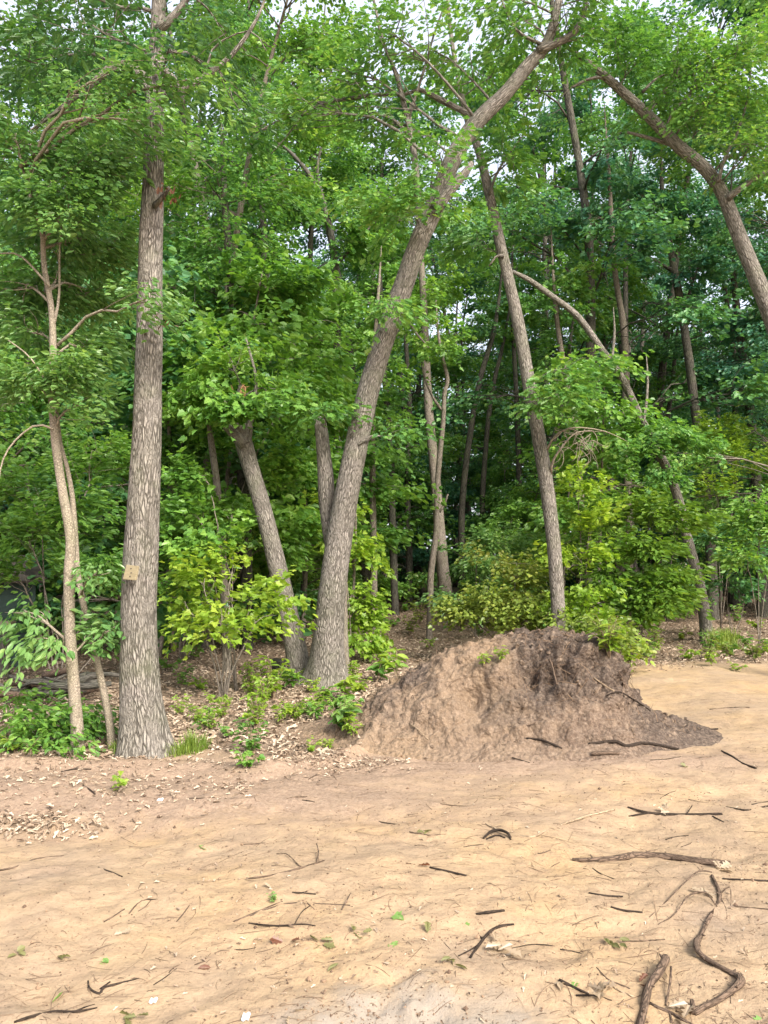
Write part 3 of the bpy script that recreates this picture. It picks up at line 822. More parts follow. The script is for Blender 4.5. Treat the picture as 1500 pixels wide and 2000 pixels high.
for a in [(1430, 150, 9.8, 1.0, .7, .9, 18), (1350, 120, 10.0, .8, .6, .9, 14), (1470, 280, 9.6, .6, .6, .7, 11), (1250, 120, 10.2, .7, .5, .8, 10), (1380, 240, 10.0, .7, .5, .7, 11), (1490, 60, 9.8, .9, .4, .9, 10), (1290, 200, 10.4, .6, .4, .7, 8), (1560, 200, 10, 1, .8, 1, 12), (1200, 90, 10.4, .6, .4, .7, 7)]:
    t.blob(*a[:6], nsub=a[6], nleaf=14, size=.12)
t.done(); T6 = t

FINE[:] = (2.3, .62)
# --- the two left saplings
t = Tree('cherry_sapling', 'crooked slim leafy sapling at far left, left of the thick oak',
         [(152, 1474, 26), (150, 1420, 24), (143, 1330, 22), (136, 1220, 21), (135, 1120, 20), (138, 1050, 20), (122, 960, 17), (108, 860, 16), (103, 780, 15), (104, 690, 14), (100, 600, 12), (86, 520, 11), (82, 450, 10), (62, 400, 6), (45, 330, 4)],
         6.35, 'bark_pale', 'cherry', 'ellip', .115, seg=14, amp=.06, flare=(.06, .2, 3, 0), seed=15)
t.limb([(104, 640, 7), (115, 580, 5), (116, 500, 4), (120, 440, 3)])
t.limb([(98, 560, 5), (40, 500, 3.5), (0, 495, 3)], 6.3)
t.limb([(104, 838, 5), (70, 830, 4), (30, 860, 3.5), (5, 900, 3), (-5, 960, 2)], 6.2)
t.limb([(104, 770, 4), (60, 700, 3), (10, 660, 2)], 6.2)
for a in [(60, 370, 6.2, .35, .26, .3, 11), (150, 400, 6.15, .30, .24, .25, 10), (110, 470, 6.7, .4, .25, .3, 10), (60, 650, 6.6, .3, .2, .3, 7), (140, 730, 6.2, .14, .12, .15, 5), (110, 560, 6.75, .3, .3, .2, 8), (200, 310, 6.2, .45, .22, .4, 12), (275, 235, 5.9, .20, .10, .2, 4), (205, 480, 6.9, .25, .26, .3, 10), (35, 560, 6.6, .25, .28, .3, 9), (180, 580, 7.0, .32, .22, .3, 9),
          (170, 680, 6.9, .3, .22, .3, 8), (285, 590, 5.9, .10, .10, .15, 3), (100, 290, 6.4, .5, .28, .4, 12), (30, 260, 6.3, .4, .3, .4, 9), (160, 790, 6.3, .16, .16, .2, 5), (50, 740, 6.5, .3, .2, .3, 6), (370, 150, 6.0, .25, .14, .25, 5), (215, 150, 6.0, .30, .16, .3, 6)]:
    t.blob(*a[:6], nsub=int(a[6] * 1.1), nspray=4, nleaf=10, length=.34, droop=.2)
for a in [(85, 1245, 6.2, .18, .05, .2, 5), (45, 1190, 6.6, .2, .06, .2, 4), (185, 1235, 6.5, .10, .06, .15, 3)]:
    t.blob(*a[:6], nsub=a[6], nspray=3, nleaf=6, length=.26, droop=.5, size=.14)
t.done()
t = Tree('cherry_sapling', 'thinner curved sapling stem between the crooked sapling and the thick oak',
         [(222, 1452, 17), (212, 1400, 15), (198, 1330, 14), (182, 1260, 13), (165, 1190, 12), (152, 1120, 11), (146, 1030, 11), (140, 960, 10), (128, 900, 8), (120, 870, 6), (112, 800, 4)],
         6.55, 'bark_pale', 'cherry', 'ellip', .115, seg=10, amp=.05, seed=17)
t.blob(225, 1225, 6.45, .12, .07, .15, 4, 3, 6, length=.24, droop=.4, size=.13)
t.blob(190, 1120, 6.3, .12, .06, .15, 3, 3, 8, length=.25, droop=.4)
t.blob(110, 720, 6.4, .3, .2, .3, 6, 4, 10, length=.3, droop=.4)
t.done()

FINE[:] = (1.6, .75)
# --- other traced stems, mid distance
def stem(label, path, depth, bark='bark_mid', blobs=(), leaf='maple', kind='maple', size=.14, seed=1, seg=9, name='forest_tree', limbs=(), group=None, nl=12):
    path = list(path[:-1]) + [(path[-1][0], path[-1][1], 1.4 if blobs else path[-1][2])]
    t = Tree(name, label, path, depth, bark, leaf, kind, size, seg=seg, amp=.05, flare=(.12, .25, 3, seed), seed=seed, group=group)
    for l in limbs: t.limb(l, depth, 6, 6)
    for b in blobs: t.blob(*b[:6], nsub=b[6], nleaf=nl)
    return t.done()
stem('crooked thin sapling with a forked top standing behind the mound left of centre', [(838, 1246, 12), (840, 1190, 12), (842, 1120, 13), (852, 1040, 12), (853, 970, 11), (858, 900, 11), (866, 820, 9), (868, 770, 9), (874, 740, 8), (862, 690, 7), (855, 640, 5), (850, 560, 3)], 15.3, 'bark_mid',
     [(880, 660, 15, .6, .8, .6, 7), (800, 620, 15.2, .7, .7, .6, 7)], seed=2, limbs=[[(862, 800, 6), (845, 775, 5), (830, 740, 4), (822, 700, 2)], [(858, 1000, 6), (868, 985, 5), (875, 965, 3)]])
stem('grey trunk with a broad base behind the crooked thin sapling', [(876, 1205, 36), (872, 1170, 28), (864, 1100, 24), (860, 1050, 22), (852, 950, 20), (842, 850, 18), (835, 760, 17), (828, 600, 14), (815, 400, 10), (800, 200, 6)], 19.5, 'bark_mid',
     [(850, 560, 19.5, 1.2, 1, 1.2, 12), (760, 430, 19.5, 1.4, 1, 1.2, 12), (900, 380, 19.5, 1.2, 1, 1.2, 10)], size=.16, seed=4)
stem('straight narrow greenish trunk between the arching oak and the forest path', [(732, 1245, 17), (731, 1200, 14), (730, 1100, 14), (728, 950, 13), (727, 830, 13), (730, 700, 10), (740, 560, 6), (745, 480, 4)], 15.2, 'bark_mid',
     [(740, 720, 15, .8, .7, .7, 8), (720, 590, 15.2, .9, .8, .8, 9), (760, 830, 14.8, .4, .3, .4, 5), (720, 900, 14.6, .4, .3, .4, 5)], seed=6)
stem('thin rod-like sapling close behind the base of the arching oak', [(689, 1275, 7), (690, 1180, 6), (694, 1060, 5), (696, 960, 4), (700, 880, 3)], 12.8, 'bark_mid',
     [(705, 1170, 12.5, .3, .4, .3, 5), (710, 1060, 12.6, .35, .35, .3, 5), (700, 1210, 12.4, .25, .15, .2, 3)], leaf='lime', seed=8)
stem('narrow trunk tucked against the right side of the arching oak', [(670, 1295, 28), (668, 1230, 24), (668, 1160, 22), (672, 1100, 18), (680, 1020, 12), (684, 950, 6)], 11.2, 'bark_mid', seed=10)
stem('thin greenish stem snapped off above the bright maple saplings at left', [(444, 1300, 16), (440, 1180, 16), (432, 1050, 15), (424, 950, 14), (412, 860, 13), (404, 800, 13)], 11.2, 'bark_mid', [(420, 790, 11, .5, .2, .4, 7), (380, 800, 11, .4, .3, .4, 6)], seed=12)
stem('dark trunk standing behind the broken leaning tree', [(482, 1260, 26), (482, 1150, 24), (478, 1000, 23), (470, 850, 22), (455, 600, 19), (440, 400, 15), (430, 200, 9)], 13.5, 'bark_dark',
     [(450, 480, 13.3, 1.2, .9, 1, 14), (400, 350, 13, 1, .8, .9, 12), (520, 380, 13.5, 1, .9, .9, 12), (380, 560, 13, .8, .6, .7, 9), (550, 560, 13.3, .8, .6, .7, 9), (480, 240, 13.5, 1, .8, .9, 11)], leaf='oak', kind='oak', size=.15, seed=14)
stem('pale vertical trunk in the wood right of the mound', [(1228, 1225, 19), (1228, 1100, 17), (1226, 950, 15), (1223, 850, 15), (1222, 700, 14), (1215, 620, 13), (1200, 520, 11), (1190, 350, 8), (1180, 200, 4)], 19.0, 'bark_mid',
     [(1230, 480, 18.5, 1.2, 1, 1, 13), (1140, 420, 18.5, 1.2, 1, 1, 13), (1200, 300, 18.8, 1.2, 1, 1, 11)], leaf='teal', size=.17, seed=16)
stem('dark trunk right of the pale vertical one, leaning left', [(1392, 1190, 24), (1388, 1080, 21), (1378, 950, 19), (1360, 820, 18), (1345, 700, 17), (1330, 600, 16), (1312, 500, 14), (1295, 400, 11), (1290, 250, 6)], 20.0, 'bark_dark',
     [(1320, 430, 19.6, 1.3, 1, 1, 14), (1380, 520, 19.5, 1.2, .9, 1, 12), (1250, 380, 19.6, 1.2, 1, 1, 12), (1330, 270, 19.8, 1.4, 1, 1, 12)], leaf='teal', size=.17, seed=18, limbs=[[(1318, 530, 9), (1290, 515, 7), (1265, 500, 5)], [(1335, 620, 8), (1350, 560, 6), (1372, 500, 4)]])
stem('grey trunk in the bright shrubs right of the slender pale trunk', [(1160, 1230, 20), (1150, 1120, 17), (1140, 1030, 15), (1130, 930, 14), (1122, 830, 13), (1105, 740, 12), (1085, 600, 9), (1075, 430, 5)], 18.0, 'bark_mid',
     [(1090, 600, 17.8, 1.1, .8, .9, 11), (1130, 540, 17.8, 1, .8, .9, 9)], leaf='oak', size=.17, seed=20)
stem('dark trunk near the right edge with a curved stem', [(1490, 1190, 22), (1485, 1060, 20), (1475, 900, 18), (1462, 780, 17), (1448, 680, 16), (1438, 590, 13), (1425, 450, 9), (1430, 330, 5)], 21.0, 'bark_dark',
     [(1440, 480, 20.5, 1.3, 1, 1, 12), (1490, 620, 20.5, 1, .9, 1, 10), (1450, 760, 20.4, .8, .6, .8, 7)], leaf='dark', size=.17, seed=22)
stem('leaning forked dark trunk high behind the arching oak at upper left', [(640, 1190, 20), (655, 1000, 19), (660, 800, 17), (655, 560, 16), (648, 470, 14), (635, 410, 12), (610, 350, 10), (570, 300, 7), (530, 270, 4)], 18.0, 'bark_dark',
     [(600, 400, 17.8, 1.3, .9, 1, 13), (560, 560, 17.6, 1.3, .9, 1, 13), (650, 620, 17.6, 1.2, .9, 1, 12), (680, 470, 17.8, 1.1, .9, 1, 11), (540, 330, 18, 1.1, .8, 1, 9)], leaf='oak', kind='small', size=.18, seed=24, limbs=[[(640, 420, 7), (620, 330, 6), (640, 250, 3)], [(655, 520, 7), (700, 470, 6), (735, 430, 4)]], nl=16)

for i, (pth, d) in enumerate([([(772, 1175, 15), (766, 1000, 14), (762, 850, 13), (752, 740, 12), (745, 600, 9), (742, 450, 5)], 22), ([(800, 1170, 12), (796, 950, 11), (800, 800, 10), (792, 650, 8), (788, 480, 4)], 25),
        ([(905, 1185, 15), (902, 1000, 13), (918, 850, 12), (938, 740, 11), (968, 630, 9), (985, 480, 4)], 23), ([(948, 1180, 12), (942, 1000, 11), (950, 860, 10), (962, 760, 9), (985, 660, 7), (1010, 520, 4)], 24),
        ([(1018, 1180, 13), (1015, 1000, 12), (1010, 800, 10), (1000, 600, 8), (1002, 420, 4)], 24), ([(1090, 1190, 13), (1080, 900, 12), (1092, 820, 11), (1110, 700, 9), (1130, 540, 4)], 21),
        ([(1190, 1190, 12), (1188, 950, 11), (1180, 750, 9), (1182, 520, 5)], 25), ([(1285, 1185, 12), (1290, 1000, 11), (1300, 860, 10), (1318, 700, 8), (1330, 560, 4)], 24), ([(590, 1190, 13), (600, 1000, 12), (596, 820, 10), (610, 600, 5)], 20)]):
    stem(['leftmost', 'second', 'third', 'fourth', 'fifth', 'sixth', 'seventh', 'eighth', 'far left'][i] + (' from the left of the slim dark trunks behind the arching oak' if i < 8 else ' slim dark trunk in the shade behind the broken leaning tree'),
         pth, d, 'bark_dark', [(pth[-1][0] + 20, pth[-1][1] + 60, d, 1.1, .9, .9, 7), (pth[-2][0] - 30, pth[-2][1] - 10, d, 1.0, .8, .8, 6)], leaf=['oak', 'maple', 'dark', 'oak', 'maple'][i % 5], kind='small', size=.18, seed=30 + i, seg=8)
# ------------------------------------------------------------------ understory saplings and shrubs in the wood's edge
FINE[:] = (1.7, .74)
def shrub(label, px, py, depth, blobs, leaf, kind, size, group=None, name='maple_sapling', cat='sapling', stems=2, nl=12, droop=.2, length=.45, ns=4, dens=1.0):
    g = P(px, py, depth); base = np.array([g[0], g[1], HS(g[0], g[1])])
    W, L = Wood(), Leaves()
    for b in blobs:
        c = P(b[0], b[1], b[2])
        o = base + np.array([RNG.normal(0, .05), RNG.normal(0, .05), -.05])
        up = base + (c - base) * .55 + [0, 0, .15 * abs(c[2] - base[2])]
        W.tube([o, base + (up - base) * .5 + RNG.normal(0, .04, 3), up], [.011, .009, .007], 6, 6)
        blob(W, L, up, c, (b[3] * 1.15, b[5], b[4]), max(2, int(b[6] * dens)), ns, nl, size, length, .010, droop)
    t = thing(name, base, label, cat, group)
    obj('stem', W.mesh('stem', base), M['bark_mid'], t)
    obj('foliage', L.mesh('foliage', kind, base), M[leaf], t)
    return t
shrub('bright green maple sapling with layered leaves left of the broken leaning tree', 460, 1290, 9.6, [(400, 930, 10.0, .32, .07, .35, 7), (450, 985, 10.8, .32, .07, .3, 7), (380, 1000, 9.8, .28, .07, .35, 7), (440, 1045, 9.7, .25, .07, .3, 7), (370, 1080, 9.7, .25, .07, .35, 6)], 'maple', 'maple', .13, dens=.8)
shrub('lime green maple sapling drooping low in front of the broken leaning tree', 440, 1310, 8.9, [(400, 1130, 9.0, .28, .06, .3, 7), (455, 1105, 9.1, .2, .06, .25, 6), (360, 1175, 9.0, .2, .06, .3, 6), (430, 1180, 8.9, .28, .07, .3, 8), (490, 1165, 9.0, .14, .06, .2, 5), (460, 1225, 8.8, .18, .05, .2, 5), (400, 1225, 8.8, .2, .05, .25, 5), (515, 1205, 8.9, .14, .03, .15, 3)], 'lime', 'maple', .12, dens=.45)
shrub('dark green maple sapling between the thick oak and the bright saplings', 350, 1250, 12, [(360, 700, 12, .6, .7, .6, 14), (350, 900, 12, .5, .6, .5, 13), (420, 850, 12.2, .5, .5, .5, 11), (340, 1060, 11.8, .4, .4, .4, 9), (560, 900, 12, .5, .6, .5, 13), (600, 750, 12, .6, .6, .6, 13), (560, 1050, 11.8, .4, .5, .4, 10)], 'maple', 'maple', .14)
shrub('broad bright green hickory shrub at right with arching layered branches', 1235, 1250, 12.3, [(1150, 1025, 12.2, .40, .06, .4, 7), (1215, 985, 12.3, .40, .07, .4, 8), (1275, 1000, 12.2, .40, .07, .4, 8), (1330, 1020, 12.1, .35, .06, .35, 6), (1190, 1065, 12.0, .42, .06, .4, 8), (1265, 1075, 12.0, .40, .07, .4, 8), (1225, 1125, 11.9, .45, .07, .4, 9), (1300, 1120, 11.9, .35, .07, .35, 8), (1270, 1165, 11.8, .45, .08, .4, 11), (1250, 1190, 11.8, .3, .05, .3, 6)], 'hickory', 'ellip', .17, name='hickory_shrub', cat='shrub', nl=12, dens=.85)
shrub('tall yellow-green shrub right of the slender pale trunk', 1140, 1270, 11.8, [(1130, 950, 11.6, .16, .10, .2, 5), (1150, 1010, 11.5, .2, .06, .25, 4), (1120, 1080, 11.5, .3, .08, .3, 6), (1160, 1150, 11.4, .3, .08, .3, 6), (1120, 1200, 11.4, .3, .08, .3, 7), (1175, 1235, 11.2, .3, .08, .3, 7)], 'lime', 'maple', .12, name='maple_shrub', cat='shrub')
shrub('yellowish open shrub behind the right end of the mound', 1215, 1285, 10.9, [(1180, 1240, 10.7, .3, .10, .3, 8), (1225, 1255, 10.7, .2, .06, .2, 4), (1150, 1220, 10.9, .3, .10, .3, 6)], 'olive', 'small', .09, name='low_shrub', cat='shrub')
shrub('olive green thin-leaved shrub left of the slender pale trunk above the mound', 1000, 1260, 12.0, [(1010, 1100, 12, .5, .25, .5, 13), (960, 1170, 11.8, .5, .22, .5, 12), (1040, 1160, 11.8, .4, .25, .4, 11), (900, 1200, 11.9, .4, .15, .4, 8), (1030, 1210, 11.5, .4, .12, .3, 8)], 'olive', 'small', .10, name='low_shrub', cat='shrub', nl=14)
shrub('small leafy shrub with pale leaves beside the forest path', 930, 1235, 15.5, [(930, 1090, 15.4, .6, .35, .5, 12), (990, 1060, 15.6, .6, .35, .5, 12), (900, 1170, 15, .5, .2, .4, 9)], 'cherry', 'ellip', .14, name='low_shrub', cat='shrub')
shrub('dark leafy shrub behind the two left saplings', 120, 1330, 9.5, [(50, 1030, 9.4, .4, .2, .5, 11), (150, 1000, 9.6, .5, .35, .5, 14), (50, 930, 9.6, .5, .35, .5, 12), (200, 1100, 9.3, .25, .2, .4, 9), (180, 880, 9.8, .5, .4, .5, 12), (120, 1120, 9.3, .25, .06, .3, 5), (20, 1115, 9.6, .3, .08, .3, 6), (340, 1130, 9.6, .25, .2, .3, 6)], 'maple', 'ellip', .14, name='leafy_shrub', cat='shrub')
shrub('low green bush at the foot of the far-left sapling', 85, 1455, 6.55, [(60, 1420, 6.45, .25, .12, .2, 9), (115, 1400, 6.6, .2, .14, .2, 8), (20, 1380, 6.6, .15, .1, .2, 5), (170, 1400, 6.8, .15, .1, .2, 5), (120, 1440, 6.4, .2, .07, .15, 6)], 'maple', 'ellip', .095, name='low_bush', cat='bush', length=.25, nl=9)
shrub('light green shrub leaning over the litter beside the thin rod-like sapling', 690, 1290, 12, [(705, 1240, 11.9, .2, .14, .2, 5), (660, 1000, 12.2, .3, .4, .3, 6)], 'lime', 'maple', .12, name='low_shrub', cat='shrub')
for i, (px, d, pyt, leaf) in enumerate([(1430, 15.5, 1080, 'dark'), (1480, 13.5, 1030, 'maple'), (1410, 17, 880, 'lime')]):
    shrub(['dark green sapling behind the right end of the bright shrub', 'green leafy sapling at the right edge above the litter', 'bright leafy sapling crown high at the right edge'][i], px, 1240, d,
          [(px, pyt - 40, d, .6, .3, .5, 11), (px + 40, pyt + 10, d - .3, .6, .2, .5, 9), (px - 20, pyt + 60, d - .3, .45, .12, .4, 6)], leaf, 'ellip', .16, name='leafy_sapling')

# ------------------------------------------------------------------ background wood: shared variants, copied one by one
def tall_variant(seed, leaf, size=.19, h=19):
    rng = np.random.default_rng(seed)
    W, L = Wood(), Leaves()
    bend = rng.normal(0, 1.0, 2)
    hs = np.array([-.2, .1, .3, .5, .75, 1.0]) * h
    pts = [np.array([bend[0] * (z / h) ** 2 + rng.normal(0, .12), bend[1] * (z / h) ** 2 + rng.normal(0, .12), z]) for z in hs]
    C = W.tube(pts, [.19, .15, .13, .10, .065, .02], 40, 9, .05, seed=seed)
    for k in range(24):
        f = rng.uniform(.28, 1.0)
        o = C[int(f * 39)]
        ang = rng.uniform(0, 6.28); ln = (1.2 + 2.8 * (1 - f) ** .6) * rng.uniform(.6, 1.1)
        c = o + np.array([math.cos(ang) * ln, math.sin(ang) * ln, rng.uniform(.2, 1.0) * ln * .7])
        blob(W, L, o, c, (1.0, 1.0, .55), 9, 4, 9, size, .75, None, .2, rng)
    return W.mesh('trunk'), L.mesh('crown', 'small')
def low_variant(seed, h=4.5, size=.15):
    rng = np.random.default_rng(seed)
    W, L = Wood(), Leaves()
    C = W.tube([(0, 0, -.15), (rng.normal(0, .1), rng.normal(0, .1), h * .4), (rng.normal(0, .3), rng.normal(0, .3), h)], [.04, .028, .008], 16, 6, .05, seed=seed)
    for k in range(17):
        f = rng.uniform(.12, 1.0); o = C[int(f * 15)]
        ang = rng.uniform(0, 6.28); ln = (.45 + 1.0 * (1 - f)) * rng.uniform(.7, 1.2)
        c = o + np.array([math.cos(ang) * ln, math.sin(ang) * ln, .15 * ln])
        blob(W, L, o, c, (.6, .6, .16), 7, 4, 8, size, .5, None, .15, rng, 4)
    return W.mesh('stem'), L.mesh('foliage', 'small')
FINE[:] = (2.0, .66)
TALL = [tall_variant(100 + k, None) for k in range(6)]
FINE[:] = (1.8, .72)
LOW = [low_variant(200 + k) for k in range(5)]
def place(var, names, mats, loc, rz, sc, label, cat, group, name, lean=(0, 0)):
    t = thing(name, loc, label, cat, group, rz, sc)
    t.rotation_euler = (lean[0], lean[1], rz)
    for me, nm, mt in zip(var, names, mats):
        o = bpy.data.objects.new(nm, me); link(o); o.parent = t
        if not me.materials: me.materials.append(None)
        o.material_slots[0].link = 'OBJECT'; o.material_slots[0].material = M[mt]
    return t
ONES = ['', 'first', 'second', 'third', 'fourth', 'fifth', 'sixth', 'seventh', 'eighth', 'ninth', 'tenth', 'eleventh', 'twelfth', 'thirteenth', 'fourteenth', 'fifteenth', 'sixteenth', 'seventeenth', 'eighteenth', 'nineteenth']
TENS = {2: ('twentieth', 'twenty'), 3: ('thirtieth', 'thirty'), 4: ('fortieth', 'forty'), 5: ('fiftieth', 'fifty'), 6: ('sixtieth', 'sixty')}
def nth(i):
    if i < 20: return ONES[i]
    return TENS[i // 10][0] if i % 10 == 0 else TENS[i // 10][1] + '-' + ONES[i % 10]
def number_labels(objs, fmt):
    """count things from left to right as the camera sees them, within each look"""
    look = {}
    for o, d in objs: look.setdefault(fmt.format(d=d, n='{n}'), []).append(o)
    for k, lst in look.items():
        lst.sort(key=lambda o: o.location.x / max(o.location.y, .1))
        for i, o in enumerate(lst): o['label'] = k.replace('{n}', nth(i + 1))
LOOK = {'oak': 'mid-green', 'dark': 'dark green', 'teal': 'bluish green', 'maple': 'fresh green', 'lime': 'lime green', 'olive': 'olive green', 'cherry': 'glossy green', 'green_leaf': 'pale green'}
rb = np.random.default_rng(5)
spots = []
def scatter(n, y0, y1, spread, mind, pathgap=True):
    res = []; tries = 0
    while len(res) < n and tries < 6000:
        tries += 1
        y = rb.uniform(y0, y1); x = rb.uniform(-spread, spread) * (y * .56 + 3)
        if pathgap and abs(x - (y * .035)) < .9: continue
        if all((x - a) ** 2 + (y - b) ** 2 > mind ** 2 for a, b in spots + res): res.append((x, y))
    spots.extend(res); return res
lst = []
for x, y in scatter(30, 18.5, 29, 1.1, 2.1):
    lf = str(rb.choice(['dark', 'teal', 'dark', 'oak'] if x / y > .12 else (['oak', 'maple', 'oak', 'dark'] if x / y > -.15 else ['dark', 'maple', 'oak', 'dark'])))  # light by colour: brighter leaves for the sunlit centre, darker ones for the shaded right
    t = place(TALL[int(rb.integers(6))], ('trunk', 'crown'), ('bark_dark' if rb.random() < .6 else 'bark_far', lf), (x, y, HS(x, y)), rb.uniform(0, 6.28), rb.uniform(.75, 1.1),
          'tall leafy tree standing in the nearer rows of the wood', 'tree', 'nearer trees of the wood', 'forest_tree', rb.normal(0, .06, 2))
    lst.append((t, LOOK[lf]))
number_labels(lst, 'tall tree with {d} crown in the nearer wood, {n} such from the left')
lst = []
for x, y in scatter(56, 29, 52, 1.0, 2.2, False):
    lf = rb.choice(['dark', 'teal', 'teal', 'dark'] if x / y > .1 else ['dark', 'oak', 'lime', 'teal'])  # cooler leaves at right again paint in the shade of the deep wood
    place(TALL[int(rb.integers(6))], ('trunk', 'crown'), ('bark_far', lf), (x, y, HS(x, y)), rb.uniform(0, 6.28), rb.uniform(.85, 1.25),
          'tall dark tree deep in the far rows of the wood', 'tree', 'far trees of the wood', 'forest_tree', rb.normal(0, .05, 2))
spots = []; lst = []
for x, y in scatter(46, 12.5, 24, 1.1, 1.3):
    if -1.2 < x < 4.3 and y < 14.5: continue
    if x / y < -.40 and y < 15: continue
    if x / y > .28 and y < 19: continue
    if abs(x - y * .035) < 1.6: continue
    lf = str(rb.choice(['maple', 'dark', 'oak', 'maple', 'lime']))
    t = place(LOW[int(rb.integers(5))], ('stem', 'foliage'), ('bark_mid', lf), (x, y, HS(x, y)), rb.uniform(0, 6.28), rb.uniform(.55, 1.25),
          'leafy understory sapling in the shade of the nearer trees', 'sapling', 'understory saplings near the wood edge', 'understory_sapling')
    lst.append((t, LOOK[lf]))
number_labels(lst, 'bushy {d} understory sapling near the wood edge, {n} such from the left')
for x, y in scatter(80, 24, 46, 1.0, 1.5, False):
    place(LOW[int(rb.integers(5))], ('stem', 'foliage'), ('bark_far', str(rb.choice(['dark', 'teal', 'oak']))), (x, y, HS(x, y)), rb.uniform(0, 6.28), rb.uniform(.8, 1.7),
          'dark understory sapling among the far trees of the wood', 'sapling', 'understory saplings deep in the wood', 'understory_sapling')
# left-hand thicket filling behind the oak
lst = []
for i, (x, y, s, lf) in enumerate([(-7.6, 14.2, 1.5, 'maple'), (-3.6, 12.3, 1.4, 'dark'), (-2.6, 13.2, 1.5, 'maple'), (-5.4, 16.4, 1.8, 'dark'), (-4.6, 15.0, 1.7, 'dark'), (-1.6, 15.2, 1.4, 'maple')]):
    t = place(LOW[i % 5], ('stem', 'foliage'), ('bark_mid', lf), (x, y, HS(x, y)), i * 1.3, s,
          'green sapling in the thicket behind the thick oak', 'sapling', 'thicket behind the thick oak', 'understory_sapling')
    lst.append((t, LOOK[lf]))
number_labels(lst, '{d} sapling in the thicket behind the thick oak, {n} such from the left')
for i, (x, y, s, lf) in enumerate([(-6.0, 11.5, .62, 'oak'), (-3.2, 14.0, .7, 'maple'), (8.6, 15.5, .8, 'oak'), (-8.0, 15.0, .85, 'dark')]):
    place(TALL[i], ('trunk', 'crown'), ('bark_mid', lf), (x, y, HS(x, y)), i * 2.1, s,
          ['leafy tree at the left edge behind the far-left sapling', 'leafy tree filling the gap between thick oak and broken trunk', 'leafy tree at the right edge behind the leaning limb', 'tall tree beyond the left edge of the picture'][i], 'tree', None, 'forest_tree')
# the far edge of the wood, read only as one mass of leaves
n = 80000
ang = rb.uniform(-1.25, 1.25, n); rr = rb.uniform(54, 76, n)
px_, py_ = np.sin(ang) * rr, np.cos(ang) * rr
top = 17 + 4 * n3(ang * 9, 0, 0, 77) + 3 * n3(ang * 31, 0, 0, 78)
pz_ = rb.uniform(0, 1, n) ** .9 * top + .8
L = Leaves(); L.add(np.stack([px_, py_, pz_], -1), rb.normal(0, 1, (n, 3)), rb.normal(0, 1, (n, 3)), rb.uniform(.3, .6, n))
fw = obj('far_woodland', L.mesh('far_woodland', 'quad'), M['teal'])
tag(fw, 'mass of distant dark foliage closing the view at the back of the wood', 'woodland', kind='stuff')

# ------------------------------------------------------------------ leaf litter, twig litter
def litter_cloud(n, gen, size, lift, seed):
    r = np.random.default_rng(seed)
    x, y = gen(r, n)
    z = ground_h(x, y) + lift * r.uniform(.2, 1, len(x))
    L = Leaves()
    a = r.uniform(0, 6.28, len(x))
    ax = np.stack([np.cos(a), np.sin(a), r.normal(0, .35, len(x))], -1)
    L.add(np.stack([x, y, z], -1), ax, np.array([0, 0, 1.0]) + r.normal(0, .38, (len(x), 3)), r.uniform(*size, len(x)))
    return L
def forest_floor(r, n):
    u = r.uniform(0, 1, n); y = 6.0 * (34 / 6.0) ** u
    x = r.uniform(-1, 1, n) * (y * .62 + 1.2)
    keep = (r.uniform(0, 1, n) < litter_mask(x, y) * .98) & (mound_h(x, y) < .05)
    return x[keep], y[keep]
L = litter_cloud(72000, forest_floor, (.038, .092), .02, 1)
def edge_bits(r, n):
    x = r.uniform(-4, 4.5, n); e = np.interp(x, BX, BY); y = e - np.abs(r.normal(0, .35, n))
    keep = mound_h(x, y) < .05
    return x[keep], y[keep]
L2 = litter_cloud(1300, edge_bits, (.02, .06), .012, 2)
def left_pile(r, n):
    x = r.normal(-2.25, .3, n); y = r.normal(4.75, .09, n)
    return x, y
L3 = litter_cloud(560, left_pile, (.022, .06), .015, 3)
def left_row(r, n):
    x = r.uniform(-3.3, -.9, n); y = r.normal(5.35, .25, n)
    return x, y
L4 = litter_cloud(420, left_row, (.02, .06), .012, 4)
def mound_foot(r, n):
    return r.normal(-.35, .28, n), r.normal(6.15, .12, n)
L5 = litter_cloud(400, mound_foot, (.02, .055), .015, 5)
def sand_bits(r, n):
    u = r.uniform(0, 1, n); y = 2.4 * (7.0 / 2.4) ** u; x = r.uniform(-1, 1, n) * (y * .55 + .3)
    k = (litter_mask(x, y) < .5) & (mound_h(x, y) < .03) & (n3(x * 1.6, y * 1.6, 0, 64) > r.uniform(-.6, .8, n))
    return x[k], y[k]
L6 = litter_cloud(2400, sand_bits, (.008, .032), .006, 6)
L.d += L2.d + L3.d + L4.d + L5.d + L6.d
lo = obj('leaf_litter', L.mesh('leaf_litter', 'dry'), M['litter'])
tag(lo, 'dry tan fallen leaves carpeting the floor of the wood', 'leaf litter', kind='stuff')

W = Wood(); r = np.random.default_rng(9)
u = r.uniform(0, 1, 9000); ty = 2.3 * (9.5 / 2.3) ** u; tx = r.uniform(-1, 1, 9000) * (ty * .55 + .3)
ok = (litter_mask(tx, ty) < .6) & (mound_h(tx, ty) < .03) & (n3(tx * 1.1, ty * 1.6, 0, 60) > r.uniform(-.75, .8, 9000))
for x, y in zip(tx[ok], ty[ok]):
    ln = r.choice([.02, .04, .07, .12, .2], p=[.36, .30, .2, .1, .04]) * r.uniform(.7, 1.4); rd = r.uniform(.0005, .0015)
    a = r.normal(.35, .9); d = np.array([math.cos(a), math.sin(a)]); s = np.array([-d[1], d[0]]) * r.normal(0, .07) * ln
    P0, P1, P2 = np.array([x, y]), np.array([x, y]) + d * ln * .5 + s, np.array([x, y]) + d * ln
    f = lambda p, e: np.array([p[0], p[1], gh(p[0], p[1]) + rd * .5 + e])
    W.tube([f(P0, 0), f(P1, r.uniform(0, .006)), f(P2, 0)], [rd, rd, rd * .5], 4, 3)
